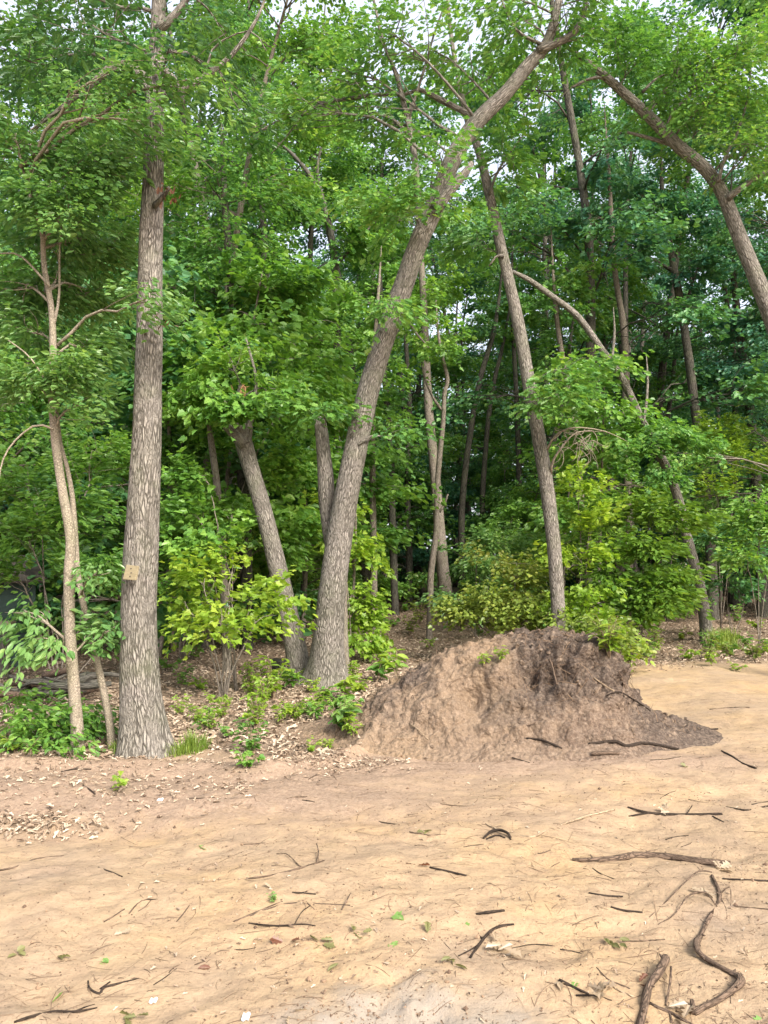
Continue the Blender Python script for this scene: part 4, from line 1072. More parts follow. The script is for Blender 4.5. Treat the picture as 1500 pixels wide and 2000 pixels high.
to = obj('twig_litter', W.mesh('twig_litter'), M['twigs'])
tag(to, 'fine broken twigs and root bits scattered over the sand', 'twig litter', kind='stuff')
# crumbs of soil
r = np.random.default_rng(10); n = 9000
u = r.uniform(0, 1, n); y = 2.3 * (7.0 / 2.3) ** u; x = r.uniform(-1, 1, n) * (y * .55 + .3)
k = (n3(x * 2.1, y * 2.1, 0, 61) > r.uniform(-.4, .8, n)) & (litter_mask(x, y) < .5) & (mound_h(x, y) < .02)
g = r.normal(0, 1, (240, 2)) * [.28, .07] + [-.06, 2.83]
x = np.concatenate([x[k], g[:, 0]]); y = np.concatenate([y[k], g[:, 1]])
s = r.uniform(.0015, .006, len(x)); s[r.uniform(0, 1, len(x)) > .97] *= 2.2
oc = np.array([(1, 0, 0), (0, 1, 0), (-1, 0, 0), (0, -1, 0), (0, 0, .8), (0, 0, -.8)], float)
of = np.array([(0, 1, 4), (1, 2, 4), (2, 3, 4), (3, 0, 4), (1, 0, 5), (2, 1, 5), (3, 2, 5), (0, 3, 5)])
Vc = np.stack([x, y, ground_h(x, y) + s * .3], -1)[:, None] + s[:, None, None] * oc[None] * r.uniform(.6, 1.4, (len(x), 6, 1))
co = obj('soil_crumbs', mesh('soil_crumbs', Vc.reshape(-1, 3), [(np.arange(len(x)) * 6)[:, None, None].repeat(8, 1).reshape(-1, 1) + np.tile(of, (len(x), 1))], False), M['twigs'])
tag(co, 'dark crumbs of soil and grit strewn on the sand', 'soil crumbs', kind='stuff')

# ------------------------------------------------------------------ sticks traced on the sand
def stick(label, runs, mat='stick', name='fallen_stick', cat='stick', group=None, lift=.0, seg=8):
    W = Wood(); base = None
    for i, run in enumerate(runs):
        pts, rad = [], []
        for j, q in enumerate(run):
            g = G(q[0], q[1], HS if q[1] < 1480 else H)
            dist = g[1]; r_ = q[2] / FPX * dist * .43
            pts.append(g + [0, 0, r_ * .4 + (q[3] if len(q) > 3 else 0)]); rad.append(r_)
        if base is None: base = pts[0] - [0, 0, rad[0] * .4]
        ln = np.linalg.norm(np.diff(np.array(pts), axis=0), axis=1).sum()
        W.tube(pts, rad, max(6, int(ln / .02)), seg, .22, seed=int(RNG.integers(1, 99)), wob=.0)
    if len(runs) == 1:
        o = obj(name, W.mesh(name, base), M[mat], None, base)
        return tag(o, label, cat, group)
    t = thing(name, base, label, cat, group)
    # first run is the stick itself, the others its side twigs
    W0 = Wood(); W1 = Wood()
    for i, run in enumerate(runs):
        pts, rad = [], []
        for q in run:
            g = G(q[0], q[1], HS if q[1] < 1480 else H); r_ = q[2] / FPX * g[1] * .43
            pts.append(g + [0, 0, r_ * .4 + (q[3] if len(q) > 3 else 0)]); rad.append(r_)
        ln = np.linalg.norm(np.diff(np.array(pts), axis=0), axis=1).sum()
        if i == 0:
            C0 = W0.tube(pts, rad, max(8, int(ln / .012)), seg + 2, .26, seed=int(RNG.integers(1, 99)))
            for _k in range(int(ln / .09)):
                c = C0[int(RNG.integers(1, len(C0) - 1))]; rr_ = np.interp(.5, [0, 1], [min(rad), max(rad)])
                dv = unit(RNG.normal(0, 1, 3) + [0, 0, .4]); W0.tube([c, c + dv * rr_ * 1.2, c + dv * rr_ * RNG.uniform(1.5, 2.6)], [rr_ * .5, rr_ * .38, rr_ * .15], 4, 5)
        else: obj('side_twig', (lambda w: (w.tube(pts, rad, max(5, int(ln / .03)), 6, .08, seed=i + 3), w.mesh('side_twig', base))[1])(Wood()), M[mat], t)
    obj('stem', W0.mesh('stem', base), M[mat], t)
    return t
stick('thick brown branch lying level on the sand at right', [[(1118, 1681, 8), (1160, 1682, 10), (1200, 1680, 12), (1240, 1674, 15), (1300, 1677, 16), (1370, 1686, 16), (1427, 1692, 16)], [(1240, 1672, 3), (1270, 1663, 3), (1307, 1656, 2)], [(1118, 1681, 3), (1090, 1686, 2), (1075, 1695, 1.5)]], 'stick', 'fallen_branch', 'branch')
stick('long zigzag branch with thin wiry roots at lower right', [[(1391, 1712, 8), (1402, 1735, 9), (1405, 1760, 10), (1385, 1795, 9), (1368, 1830, 9), (1361, 1848, 15, .01), (1364, 1868, 14, .015), (1380, 1880, 13, .01), (1410, 1893, 14), (1432, 1905, 15), (1448, 1922, 20, .01), (1436, 1938, 15, .01), (1405, 1955, 14), (1375, 1970, 14), (1356, 1982, 16)],
       [(1391, 1712, 3, .02), (1365, 1714, 3, .03), (1335, 1735, 3, .02), (1300, 1762, 2.5), (1268, 1792, 2)], [(1397, 1772, 3.5, .01), (1378, 1757, 3.5, .03), (1345, 1763, 3.5, .03), (1318, 1790, 3, .01), (1285, 1806, 2)], [(1405, 1752, 3, .01), (1425, 1745, 2.5, .03), (1428, 1765, 2, .01), (1424, 1790, 1.5)], [(1408, 1755, 3), (1418, 1775, 2), (1420, 1795, 1.5)], [(1426, 1938, 4), (1427, 1960, 2)], [(1356, 1982, 14), (1352, 1962, 10, .01)]], 'stick', 'fallen_branch', 'branch')
stick('stout barkless log end at the bottom right with stubby twigs', [[(1300, 1890, 17, .03), (1287, 1912, 17, .02), (1270, 1935, 16, .02), (1263, 1955, 20, .015), (1258, 1975, 16), (1252, 2002, 17), (1246, 2040, 16)], [(1266, 1960, 8), (1290, 1972, 8), (1312, 1980, 7), (1340, 1996, 5), (1365, 2006, 3)], [(1311, 1905, 5, .03), (1309, 1930, 5, .02), (1300, 1965, 4)], [(1308, 1978, 5), (1312, 2000, 6)]], 'stick', 'fallen_branch', 'branch')
stick('pale bent stick with a dark end in the middle of the sand', [[(948, 1610, 3), (990, 1627, 4), (1035, 1635, 5), (1060, 1627, 5), (1100, 1610, 5), (1150, 1594, 5), (1200, 1582, 4)]], 'stick_pale')
stick('curled dark strip of bark beside the pale bent stick', [[(944, 1638, 5), (958, 1630, 7, .012), (975, 1627, 7, .014), (992, 1632, 6, .01), (998, 1641, 4)], [(950, 1640, 4), (970, 1633, 4, .004), (986, 1637, 4)]], 'stick_dark', 'bark_strip', 'bark')
stick('dark rotting twig tangled with leaf scraps behind the thick brown branch', [[(1226, 1577, 3), (1265, 1588, 5), (1310, 1592, 6), (1365, 1592, 6), (1411, 1591, 5)], [(1228, 1595, 3), (1260, 1590, 4), (1300, 1594, 3)], [(1392, 1595, 3), (1414, 1606, 2)], [(1340, 1592, 3), (1352, 1580, 2, .02)]], 'stick_dark')
stick('dark crooked root lying along the front foot of the mound', [[(1150, 1454, 5), (1200, 1450, 7), (1225, 1458, 7), (1255, 1456, 7), (1285, 1456, 6), (1326, 1464, 4)]], 'stick_dark')
stick('short thick cut piece of branch in front of the mound', [[(1155, 1474, 9), (1180, 1474, 9), (1209, 1474, 9)]], 'stick', 'cut_branch', 'branch')
stick('short black stick at the front foot of the mound', [[(1028, 1443, 4), (1055, 1450, 5), (1080, 1455, 5), (1098, 1463, 5)]], 'stick_dark')
stick('thin dark stick pointing at the right edge beyond the mound', [[(1409, 1467, 3), (1430, 1478, 4), (1450, 1491, 4), (1477, 1501, 4)]], 'stick_dark')
stick('straight dark twig poking out of the right tip of the mound', [[(1365, 1422, 3), (1383, 1425, 4), (1402, 1424, 3)]], 'stick_dark')
stick('long thin twig on the far sand right of the mound', [[(1386, 1386, 2.5), (1425, 1383, 3), (1464, 1382, 2)]])
stick('straight dark stick on the sand left of the pale bent stick', [[(840, 1695, 5), (875, 1703, 5), (911, 1711, 4)]], 'stick_dark')
stick('short chunky dark stick on the central sand', [[(930, 1786, 4), (958, 1783, 7), (985, 1779, 5)]], 'stick_dark')
stick('forked dark branch with leaf scraps on the lower central sand', [[(918, 1872, 5), (938, 1843, 6), (958, 1820, 6), (978, 1810, 6), (1004, 1806, 4)], [(895, 1868, 3), (925, 1853, 4), (940, 1840, 3)], [(936, 1830, 5), (944, 1836, 6)]], 'stick_dark', 'fallen_branch', 'branch')
stick('upper of two short black sticks left of the zigzag branch', [[(1150, 1745, 4), (1180, 1750, 4), (1216, 1752, 4)]], 'stick_dark')
stick('lower of two short black sticks left of the zigzag branch', [[(1193, 1772, 4), (1218, 1779, 5), (1255, 1783, 5)]], 'stick_dark')
stick('thin branch with side twigs on the sand left of centre', [[(482, 1717, 3), (530, 1710, 4), (575, 1700, 5), (605, 1690, 4), (634, 1681, 3)], [(618, 1685, 3), (622, 1672, 3, .02), (618, 1662, 2, .04)], [(590, 1697, 2.5), (560, 1672, 2, .01), (540, 1668, 1.5)]], 'stick')
stick('upper stick of the bundle on the left-centre sand', [[(456, 1801, 4), (490, 1787, 4), (525, 1772, 4), (552, 1761, 3)]], 'stick')
stick('long middle stick of the bundle on the left-centre sand', [[(488, 1790, 3), (530, 1774, 4), (570, 1765, 4), (630, 1766, 3), (684, 1769, 3)], [(600, 1764, 2), (614, 1776, 2)]], 'stick')
stick('bottom dark stick of the bundle on the left-centre sand', [[(486, 1804, 4), (540, 1809, 4), (590, 1806, 4), (616, 1809, 3)], [(575, 1806, 2), (590, 1785, 2, .01), (605, 1770, 2)]], 'stick_dark')
stick('little leaning twig at the right end of the stick bundle', [[(667, 1778, 3), (675, 1767, 3, .01), (685, 1753, 2, .02)]])
stick('dark ragged branch at the bottom left corner', [[(28, 1997, 5), (60, 1987, 7), (105, 1978, 8), (145, 1977, 6), (190, 1969, 3)], [(145, 1977, 4), (165, 1968, 3), (185, 1962, 2)]], 'stick_dark', 'fallen_branch', 'branch')
stick('gnarled root with a thick bend near the bottom left', [[(172, 1916, 3), (176, 1932, 5), (194, 1942, 7), (203, 1930, 6), (232, 1922, 5), (272, 1911, 2)], [(195, 1932, 3), (215, 1918, 3)]], 'stick_dark', 'fallen_root', 'root')
stick('bent grey twig on the left sand below the brown soil patch', [[(252, 1785, 3), (266, 1768, 3), (282, 1758, 3), (308, 1757, 2)]])
stick('short dark twig on the upper left sand', [[(192, 1694, 2.5), (218, 1704, 3), (239, 1713, 3)]], 'stick_dark')
stick('long thin root half buried at the left edge', [[(-10, 1702, 4), (30, 1694, 4), (70, 1678, 3), (125, 1671, 2)]])
stick('small straight stick left of the bent grey twig', [[(203, 1801, 3), (225, 1788, 3), (243, 1776, 3)]])
stick('thin twig lying level on the sand above the left-centre branch', [[(440, 1654, 2.5), (480, 1650, 3), (518, 1647, 3)]])
stick('short level twig right of the green sprout', [[(571, 1744, 3), (595, 1745, 3), (617, 1747, 3)], [(585, 1745, 2), (600, 1741, 2)]], 'stick_dark')
stick('thin stick crossing the right edge behind the zigzag branch', [[(1411, 1717, 3), (1450, 1719, 4), (1510, 1722, 4)]], 'stick_dark')
stick('wire-thin twig crossing the right edge beside the zigzag branch', [[(1429, 1769, 2), (1465, 1773, 2.5), (1510, 1777, 2.5)]])
stick('dark twig with leaf bits at the right edge above the thick branch', [[(1418, 1576, 2), (1460, 1583, 4), (1490, 1577, 4), (1520, 1572, 4)], [(1468, 1572, 3), (1510, 1565, 3)]], 'stick_dark')
stick('grey broken twig in the debris left of the stout log end', [[(1092, 1916, 8), (1105, 1922, 8), (1122, 1930, 6), (1150, 1942, 4)], [(1125, 1945, 4), (1160, 1945, 4), (1195, 1955, 3)]], 'stick_dark')
stick('long slim twig ending in the debris left of the stout log end', [[(1165, 1890, 2.5), (1190, 1915, 3), (1215, 1925, 4), (1230, 1932, 4)]], 'stick')
stick('slim pale twig beside the debris left of the stout log end', [[(1190, 1923, 3), (1210, 1936, 4), (1238, 1948, 4)]], 'stick_pale')
stick('thin diagonal twig above the two short black sticks', [[(1178, 1737, 1.5), (1220, 1744, 2), (1268, 1755, 2)]])
stick('dark slanted twig under the thick brown branch', [[(1157, 1696, 2), (1175, 1708, 3), (1200, 1717, 2)]], 'stick_dark')
stick('thin straight twig at centre right below the black sticks', [[(1215, 1839, 2.5), (1255, 1838, 2.5), (1299, 1835, 2)]])
stick('thin arching twig behind the forked dark branch', [[(1000, 1852, 1.5), (1040, 1845, 2), (1080, 1848, 2.5), (1110, 1858, 2)], [(1094, 1855, 3), (1115, 1858, 3), (1136, 1863, 2)]], 'stick_dark')
stick('small diagonal stick lying at the left foot of the mound', [[(800, 1418, 3), (815, 1430, 3), (837, 1446, 3)]], 'stick_pale')
stick('curved root hanging on the front of the mound', [[(1010, 1412, 3), (1030, 1418, 3.5), (1050, 1408, 3.5), (1060, 1390, 2.5)]], 'stick')
stick('straight stick lying down the right slope of the mound', [[(1160, 1330, 3), (1180, 1340, 3.5), (1200, 1352, 3)]], 'stick_pale')
stick('dark root running down the right slope of the mound', [[(1185, 1360, 3), (1210, 1368, 4), (1240, 1375, 4), (1270, 1388, 3)]], 'stick_dark')
stick('short stick stuck in the upper face of the mound', [[(1065, 1318, 3.5, .01), (1075, 1328, 4, .01), (1088, 1340, 4)]], 'stick')
stick('dark twig on the brown soil below the far-left sapling', [[(162, 1535, 3), (175, 1543, 3.5), (186, 1552, 3)]], 'stick_dark')
stick('curved dark twig on the sandy lip below the thick oak', [[(120, 1508, 2.5), (145, 1503, 4), (178, 1503, 3)]], 'stick_dark')
stick('thin forked twig on the sand in front of the leaf litter', [[(602, 1522, 2), (625, 1512, 3), (650, 1516, 2.5), (657, 1524, 2)]], 'stick')
for (a, b, c, d) in [(905, 1655, 945, 1649), (1050, 1668, 1075, 1660), (460, 1855, 500, 1851), (420, 1862, 448, 1858), (380, 1885, 400, 1878), (560, 1560, 600, 1556), (590, 1563, 615, 1567), (740, 1605, 800, 1612), (860, 1570, 915, 1575), (800, 1625, 870, 1630),
                     (1300, 1640, 1345, 1632), (1330, 1655, 1362, 1640), (345, 1800, 370, 1768), (270, 1780, 295, 1758), (640, 1880, 670, 1876), (365, 1560, 420, 1558), (480, 1615, 540, 1612), (1000, 1480, 1035, 1490), (1270, 1485, 1330, 1478), (1330, 1492, 1390, 1478), (330, 1900, 350, 1885), (300, 1924, 345, 1892), (1290, 1560, 1320, 1545), (1345, 1562, 1385, 1568)]:
    stick('short thin twig lying singly on the bare sand', [[(a, b, 2.2), ((a + c) / 2, (b + d) / 2 + RNG.normal(0, 2), 2.6), (c, d, 1.6)]], 'stick' if RNG.random() < .6 else 'stick_dark', 'fallen_twig', 'twig', 'single thin twigs on the sand', seg=5)

# ------------------------------------------------------------------ fallen leaves and scraps on the sand
def fallen(label, px, py, mat, kind, w, n=1, name='fallen_leaf', curl=.5, group=None):
    g = G(px, py); s = w / FPX * g[1]
    root = thing('leaf_cluster', g, label, 'leaf cluster', group) if n > 1 else None
    for i in range(n):
        L = Leaves(); a = RNG.uniform(0, 6.28)
        off = np.array([RNG.normal(0, .3 * s) if i else 0, RNG.normal(0, .3 * s) if i else 0, 0])
        off[2] = gh(g[0] + off[0], g[1] + off[1]) - g[2] + .005 + .004 * i
        L.add((0, 0, 0), np.array([math.cos(a), math.sin(a), RNG.normal(.1, .2)]), np.array([RNG.normal(0, curl), RNG.normal(0, curl), 1]), s * RNG.uniform(.8, 1.1))
        o = obj('leaf' if root else name, L.mesh(name, kind), M[mat], root, off if root else g + off)
        if not root: tag(o, label, 'leaf', group)
    return root or o
M['green_leaf'] = leaf_mat('fallen_green', [(.10, .20, .05), (.16, .28, .07), (.22, .33, .11)], .3)
M['wilt'] = leaf_mat('fallen_wilted', [(.08, .09, .03), (.14, .14, .05), (.2, .19, .08)], .2)
M['tan'] = leaf_mat('fallen_tan', [(.22, .16, .10), (.32, .245, .165), (.42, .345, .25)], .2, tcol=(1, .9, .7))
for a in [('rust-brown curled leaf left of the straight dark stick', 815, 1690, 'rust', 'oak', 26, 2), ('wilted dark leaves right of the stick bundle', 704, 1833, 'wilt', 'oak', 24, 4), ('small green leaf on the lower central sand', 766, 1842, 'green_leaf', 'oak', 22, 2),
          ('orange dead leaf standing up below the stick bundle', 553, 1840, 'rust', 'oak', 26, 2), ('crumpled brown leaves beside the orange dead leaf', 625, 1846, 'wilt', 'oak', 24, 4), ('single orange-brown leaf lying flat at lower left', 412, 1890, 'rust', 'ellip', 30, 1),
          ('green leaf with dark shadow on the left sand', 212, 1884, 'green_leaf', 'ellip', 26, 2), ('pale green star-shaped leaf near the bottom left', 120, 1942, 'green_leaf', 'maple', 26, 1), ('pale green leaf on the upper left-centre sand', 404, 1659, 'green_leaf', 'maple', 20, 1),
          ('tan dry leaf above the green sprout', 530, 1735, 'tan', 'oak', 22, 1), ('light green leaf with a brown one on the central sand', 778, 1788, 'green_leaf', 'maple', 24, 2), ('yellow-brown leaf on the sand in front of the mound', 1222, 1526, 'rust', 'maple', 14, 1),
          ('curled brown leaf beside the stout log end', 1248, 1922, 'rust', 'oak', 26, 2), ('green leaf at the bottom right corner', 1488, 1988, 'green_leaf', 'maple', 34, 1), ('green leaf right of the central sand twigs', 916, 1809, 'green_leaf', 'maple', 20, 1),
          ('tan oak leaves heaped by the forked dark branch', 975, 1862, 'tan', 'oak', 34, 7), ('tan oak leaf litter among the debris left of the log end', 1175, 1940, 'tan', 'oak', 34, 6), ('pale oak leaf under the stout log end', 1320, 1990, 'tan', 'oak', 40, 4), ('black shrivelled leaf on the right sand', 1341, 1499, 'wilt', 'small', 12, 2),
          ('wilted green leaves above the pale sand patch', 885, 1887, 'wilt', 'ellip', 24, 4), ('curled green leaf at the left rim of the pale sand patch', 668, 1892, 'wilt', 'ellip', 28, 2), ('brown folded leaf on the central sand', 833, 1822, 'wilt', 'oak', 24, 2),
          ('pale scrap of leaf beneath the thick branch end', 1405, 1700, 'tan', 'oak', 28, 3), ('wilted green leaf on the lower left sand', 116, 1866, 'wilt', 'oak', 24, 2), ('dry leaf right of the small dark twigs at left', 245, 1820, 'tan', 'oak', 24, 2), ('dark leaf tuft at the left edge', 33, 1864, 'wilt', 'small', 18, 3),
          ('green wilted tuft at right centre', 1195, 1843, 'wilt', 'ellip', 22, 5), ('tan leaves by the wiry roots', 1375, 1745, 'tan', 'oak', 24, 4), ('green leaf in the debris left of the log end', 1118, 1932, 'green_leaf', 'oak', 26, 1), ('yellow stalk-like leaf left of the debris', 1078, 1925, 'tan', 'ellip', 26, 2), ('dry leaf clump on the dark twig behind the thick branch', 1300, 1585, 'tan', 'oak', 20, 4),
          ('red dead leaf at the left foot of the mound', 783, 1477, 'rust', 'oak', 16, 1), ('white dry leaf at the front foot of the mound', 890, 1474, 'tan', 'maple', 16, 1), ('tan dry leaf near the bottom edge left of the pale sand', 566, 1985, 'tan', 'oak', 28, 2), ('dead leaf clump at the bottom edge', 262, 1985, 'wilt', 'oak', 30, 4), ('olive leaf on the sand left of the dark bark strip', 828, 1628, 'wilt', 'oak', 18, 3)]:
    fallen(*a)
def scrap(label, px, py, w, h, mat):
    g = G(px, py); s = w / FPX * g[1]; t_ = h / FPX * g[1]
    xs = np.linspace(-.5, .5, 5); V = []
    for z in (0, .0015):
        for v in (0, 1):
            for a in xs: V.append((a * s + v * s * .25, v * s * .5, v * t_ + .004 * math.sin(a * 7) + z + .002))
    q = [(i, i + 1, i + 6, i + 5) for i in range(4)] + [(10 + i, 15 + i, 16 + i, 11 + i) for i in range(4)] + [(i, 10 + i, 11 + i, i + 1) for i in range(4)] + [(5 + i, 6 + i, 16 + i, 15 + i) for i in range(4)] + [(0, 5, 15, 10), (4, 14, 19, 9)]
    o = obj('paper_scrap', mesh('paper_scrap', V, [np.array(q)], False), M[mat], None, g)
    return tag(o, label, 'paper scrap')
M['blue_paper'] = plain_mat('blue_paper', (.46, .58, .75), (.55, .66, .8), 30, .5, .05)
M['white_paper'] = plain_mat('white_paper', (.75, .75, .76), (.85, .85, .85), 30, .6, .05)
scrap('small pale blue scrap of paper at the bottom edge', 478, 1994, 13, 9, 'blue_paper')
scrap('small white scrap of litter at lower left', 297, 1960, 12, 5, 'white_paper')
scrap('white scrap lying on the brown soil right of the seedling', 311, 1565, 9, 3, 'white_paper')

# ------------------------------------------------------------------ small plants
def plant_variant(seed, kind, nst, h, spread, nleaf, size):
    r = np.random.default_rng(seed); W, L = Wood(), Leaves()
    for k in range(nst):
        a = r.uniform(0, 6.28); tip = np.array([math.cos(a) * spread * r.uniform(.3, 1), math.sin(a) * spread * r.uniform(.3, 1), h * r.uniform(.55, 1)])
        C = W.tube([(0, 0, -.02), tip * [.35, .35, .6], tip], [.004, .003, .0015], 7, 4)
        for j in range(nleaf):
            f = C[int(r.integers(2, 7))]; b = a + r.normal(0, 1.5)
            L.add(f, np.array([math.cos(b), math.sin(b), r.uniform(-.5, .35)]), np.array([0, 0, 1]) + r.normal(0, .3, 3), size * r.uniform(.6, 1.15))
    return W.mesh('stalk'), L.mesh('leaves', kind)
def grass_variant(seed, n=90, h=.16):
    r = np.random.default_rng(seed); V = []; F = []
    for k in range(n):
        a = r.uniform(0, 6.28); q = r.uniform(0, .10); hh = h * r.uniform(.5, 1); b = r.uniform(0, 6.28); ln = r.uniform(.2, .8) * hh
        p0 = np.array([math.cos(a) * q, math.sin(a) * q, -.01]); d = np.array([math.cos(b), math.sin(b), 0]); s = np.array([-d[1], d[0], 0]) * .0035
        i = len(V)
        V += [p0 - s, p0 + s, p0 + d * ln * .4 + [0, 0, hh * .7] - s * .8, p0 + d * ln * .4 + [0, 0, hh * .7] + s * .8, p0 + d * ln + [0, 0, hh]]
        F.append((i, i + 1, i + 3, i + 2)); F.append((i + 2, i + 3, i + 4, i + 4))
    V = np.array(V); F = np.array(F)
    return mesh('blades', V, [F[0::2], F[1::2][:, :3]], True)
PL = [plant_variant(1, 'ellip', 7, .22, .14, 7, .085), plant_variant(2, 'maple', 6, .2, .15, 6, .075), plant_variant(3, 'ellip', 12, .30, .16, 9, .07), plant_variant(4, 'ellip', 5, .32, .2, 7, .15), plant_variant(5, 'oak', 4, .15, .1, 5, .08)]
GR = [grass_variant(1), grass_variant(2, 120, .2)]
def plant(label, px, py, v, sc, mat, name='seedling', cat='seedling', group=None, d=None):
    g = G(px, py, HS)
    return place(PL[v], ('stalk', 'leaves'), ('stick_pale', mat), g, RNG.uniform(0, 6.28), sc, label, cat, group, name)
def grass(label, px, py, v, sc, group=None):
    g = G(px, py, HS)
    return place([GR[v]], ('blades',), ('grass',), g, RNG.uniform(0, 6.28), sc, label, 'grass', group, 'grass_tuft')
plant('tiny bright green seedling alone on the brown soil at left', 235, 1546, 4, .8, 'lime')
plant('little green sprout on the sand above the stick bundle', 534, 1763, 0, .22, 'green_leaf')
plant('tall leafy green weed at the sand edge right of the thick oak', 495, 1478, 2, 1.0, 'maple', 'leafy_weed', 'weed')
plant('spreading green weed drooping over the sand lip right of the thick oak', 478, 1502, 1, .8, 'maple', 'leafy_weed', 'weed')
plant('dense bright green weed before the broken leaning tree', 535, 1365, 2, 1.6, 'lime', 'leafy_weed', 'weed')
plant('large-leaved green weed at the foot of the broken leaning tree', 572, 1345, 3, 1.1, 'maple', 'leafy_weed', 'weed')
plant('big dark green large-leaved weed at the left shoulder of the mound', 735, 1335, 3, 1.3, 'maple', 'leafy_weed', 'weed')
plant('bright weed just right of the big large-leaved weed', 775, 1325, 3, .9, 'lime', 'leafy_weed', 'weed')
plant('green weed on the left slope of the mound, uppermost of three', 665, 1365, 3, 1.0, 'lime', 'leafy_weed', 'weed')
plant('green weed on the left slope of the mound, middle of three', 650, 1400, 3, .8, 'maple', 'leafy_weed', 'weed')
plant('green weed on the left slope of the mound, lowest of three', 655, 1432, 3, .9, 'cherry', 'leafy_weed', 'weed')
plant('small weed growing on the mound face', 945, 1312, 0, .6, 'lime', 'leafy_weed', 'weed')
plant('slender weed near the crest of the mound', 978, 1292, 0, .6, 'lime', 'leafy_weed', 'weed')
plant('upright weed on the left crest of the mound', 838, 1268, 0, 1.0, 'lime', 'leafy_weed', 'weed')
plant('broad pale weed peeking over the top of the mound', 935, 1243, 3, .6, 'cherry', 'leafy_weed', 'weed')
plant('green seedling on the sand far right beyond the mound', 1438, 1312, 1, .8, 'lime')
grass('grass tuft at the left foot of the thick oak', 240, 1474, 0, .9)
grass('larger grass tuft at the right foot of the thick oak', 375, 1468, 1, 1.0)
for i, (a, b) in enumerate([(262, 1476), (290, 1478), (350, 1474), (398, 1462), (228, 1470)]):
    grass('sparse grass tuft fringing the foot of the thick oak', a, b, i % 2, .6 + .1 * (i % 3), 'grass fringe of the thick oak')
grass('thin grass at the front foot of the thick oak', 325, 1474, 0, .7)
for i, (a, b) in enumerate([(1395, 1262), (1412, 1258), (1425, 1264), (1405, 1268)]):
    grass('bright yellow-green grass tuft at the foot of the thin mossy leaning trunk', a, b, 1, 1.9, 'grass patch under the leaning right trunk')
lst = []
for k, (a, b, v, s, m) in enumerate([(30, 1470, 1, .8, 'lime'), (60, 1478, 0, .7, 'maple'), (170, 1440, 1, .9, 'maple'), (350, 1400, 2, .7, 'lime'), (400, 1412, 1, .9, 'lime'), (355, 1345, 2, 1.0, 'maple'), (395, 1350, 1, 1.0, 'lime'), (450, 1442, 1, .7, 'maple'), (570, 1398, 1, .8, 'lime'), (580, 1408, 2, .6, 'lime'),
                                     (505, 1395, 1, .7, 'lime'), (420, 1378, 1, .8, 'lime'), (485, 1345, 2, 1.1, 'lime'), (605, 1470, 1, .6, 'lime'), (640, 1465, 0, .5, 'lime'), (700, 1350, 1, 1.0, 'lime'), (690, 1325, 0, 1.2, 'lime'), (800, 1240, 2, 1.4, 'olive'), (770, 1225, 1, 1.6, 'maple'), (755, 1260, 1, 1.2, 'lime'), (820, 1218, 2, 1.8, 'olive'), (900, 1232, 2, 1.6, 'olive'),
                                     (790, 1195, 1, 2.0, 'maple'), (1000, 1236, 2, 1.5, 'olive'), (1060, 1230, 2, 1.5, 'lime'), (1190, 1290, 2, 1.2, 'olive'), (1230, 1296, 1, 1.2, 'lime'), (1260, 1290, 2, 1.1, 'maple'), (1340, 1290, 1, 1.2, 'lime'), (1390, 1300, 0, 1.0, 'lime'), (1280, 1268, 2, 1.2, 'olive'), (1460, 1262, 1, 1.4, 'maple'), (1490, 1280, 1, 1.2, 'lime'), (1440, 1220, 2, 1.6, 'maple'), (1330, 1250, 1, 1.2, 'olive'), (1480, 1230, 1, 1.5, 'lime'), (330, 1310, 1, 1.2, 'maple'), (380, 1290, 2, 1.2, 'maple'), (60, 1350, 1, 1.2, 'maple'), (610, 1330, 1, .9, 'lime'), (560, 1320, 1, 1.0, 'maple'), (250, 1420, 1, .7, 'maple'), (720, 1290, 1, 1.2, 'lime'), (690, 1440, 0, .6, 'lime')] + [(float(RNG.uniform(330, 720)), float(RNG.uniform(1330, 1440)), int(RNG.integers(0, 3)), float(RNG.uniform(.5, 1.1)), str(RNG.choice(['lime', 'maple', 'lime']))) for _ in range(26)]
                                    + [(float(RNG.uniform(1190, 1495)), float(RNG.uniform(1225, 1295)), int(RNG.integers(0, 3)), float(RNG.uniform(.8, 1.5)), str(RNG.choice(['lime', 'maple', 'olive']))) for _ in range(14)]):
    t = plant('low green seedling sprouting from the leaf litter at the wood edge', a, b, v, s, m, group='seedlings in the leaf litter')
    lst.append((t, ['slender-leaved ', 'star-leaved ', 'bushy ', '', ''][v] + LOOK[m]))
number_labels(lst, 'low {d} seedling in the leaf litter, {n} such from the left')

# ------------------------------------------------------------------ board on the oak, shed, fence, brush pile, stump, stones
def boxmesh(name, w, d, h, bev=.004, jit=0):
    import bmesh
    bm = bmesh.new(); bmesh.ops.create_cube(bm, size=1)
    for v in bm.verts:
        v.co = Vector((v.co.x * w, v.co.y * d, v.co.z * h))
        if jit: v.co += Vector((random.uniform(-jit, jit), 0, random.uniform(-jit, jit)))
    if bev: bmesh.ops.bevel(bm, geom=bm.edges[:], offset=bev, segments=1, affect='EDGES')
    me = bpy.data.meshes.new(name); bm.to_mesh(me); bm.free(); return me
M['board'] = plain_mat('weathered_board', (.17, .14, .085), (.25, .21, .13), 14, .85, .25, (1, 1, 8))
M['nail'] = plain_mat('nail', (.05, .045, .04), (.10, .08, .06), 40, .5, .1)
bc = P(257, 1118, 6.22)
bd = thing('wooden_board', bc, 'small tilted square board nailed to the thick oak trunk', 'board')
bd.rotation_euler = (math.radians(-12), math.radians(5), math.radians(-14))
obj('plank', boxmesh('plank', .118, .02, .122, .003, .006), M['board'], bd)
for dx, dz in ((-.004, .03), (.006, -.004), (.002, -.034)):
    w = Wood(); w.tube([(dx, .0, dz), (dx, -.016, dz)], [.005, .005], 3, 8); obj('nail', w.mesh('nail'), M['nail'], bd)

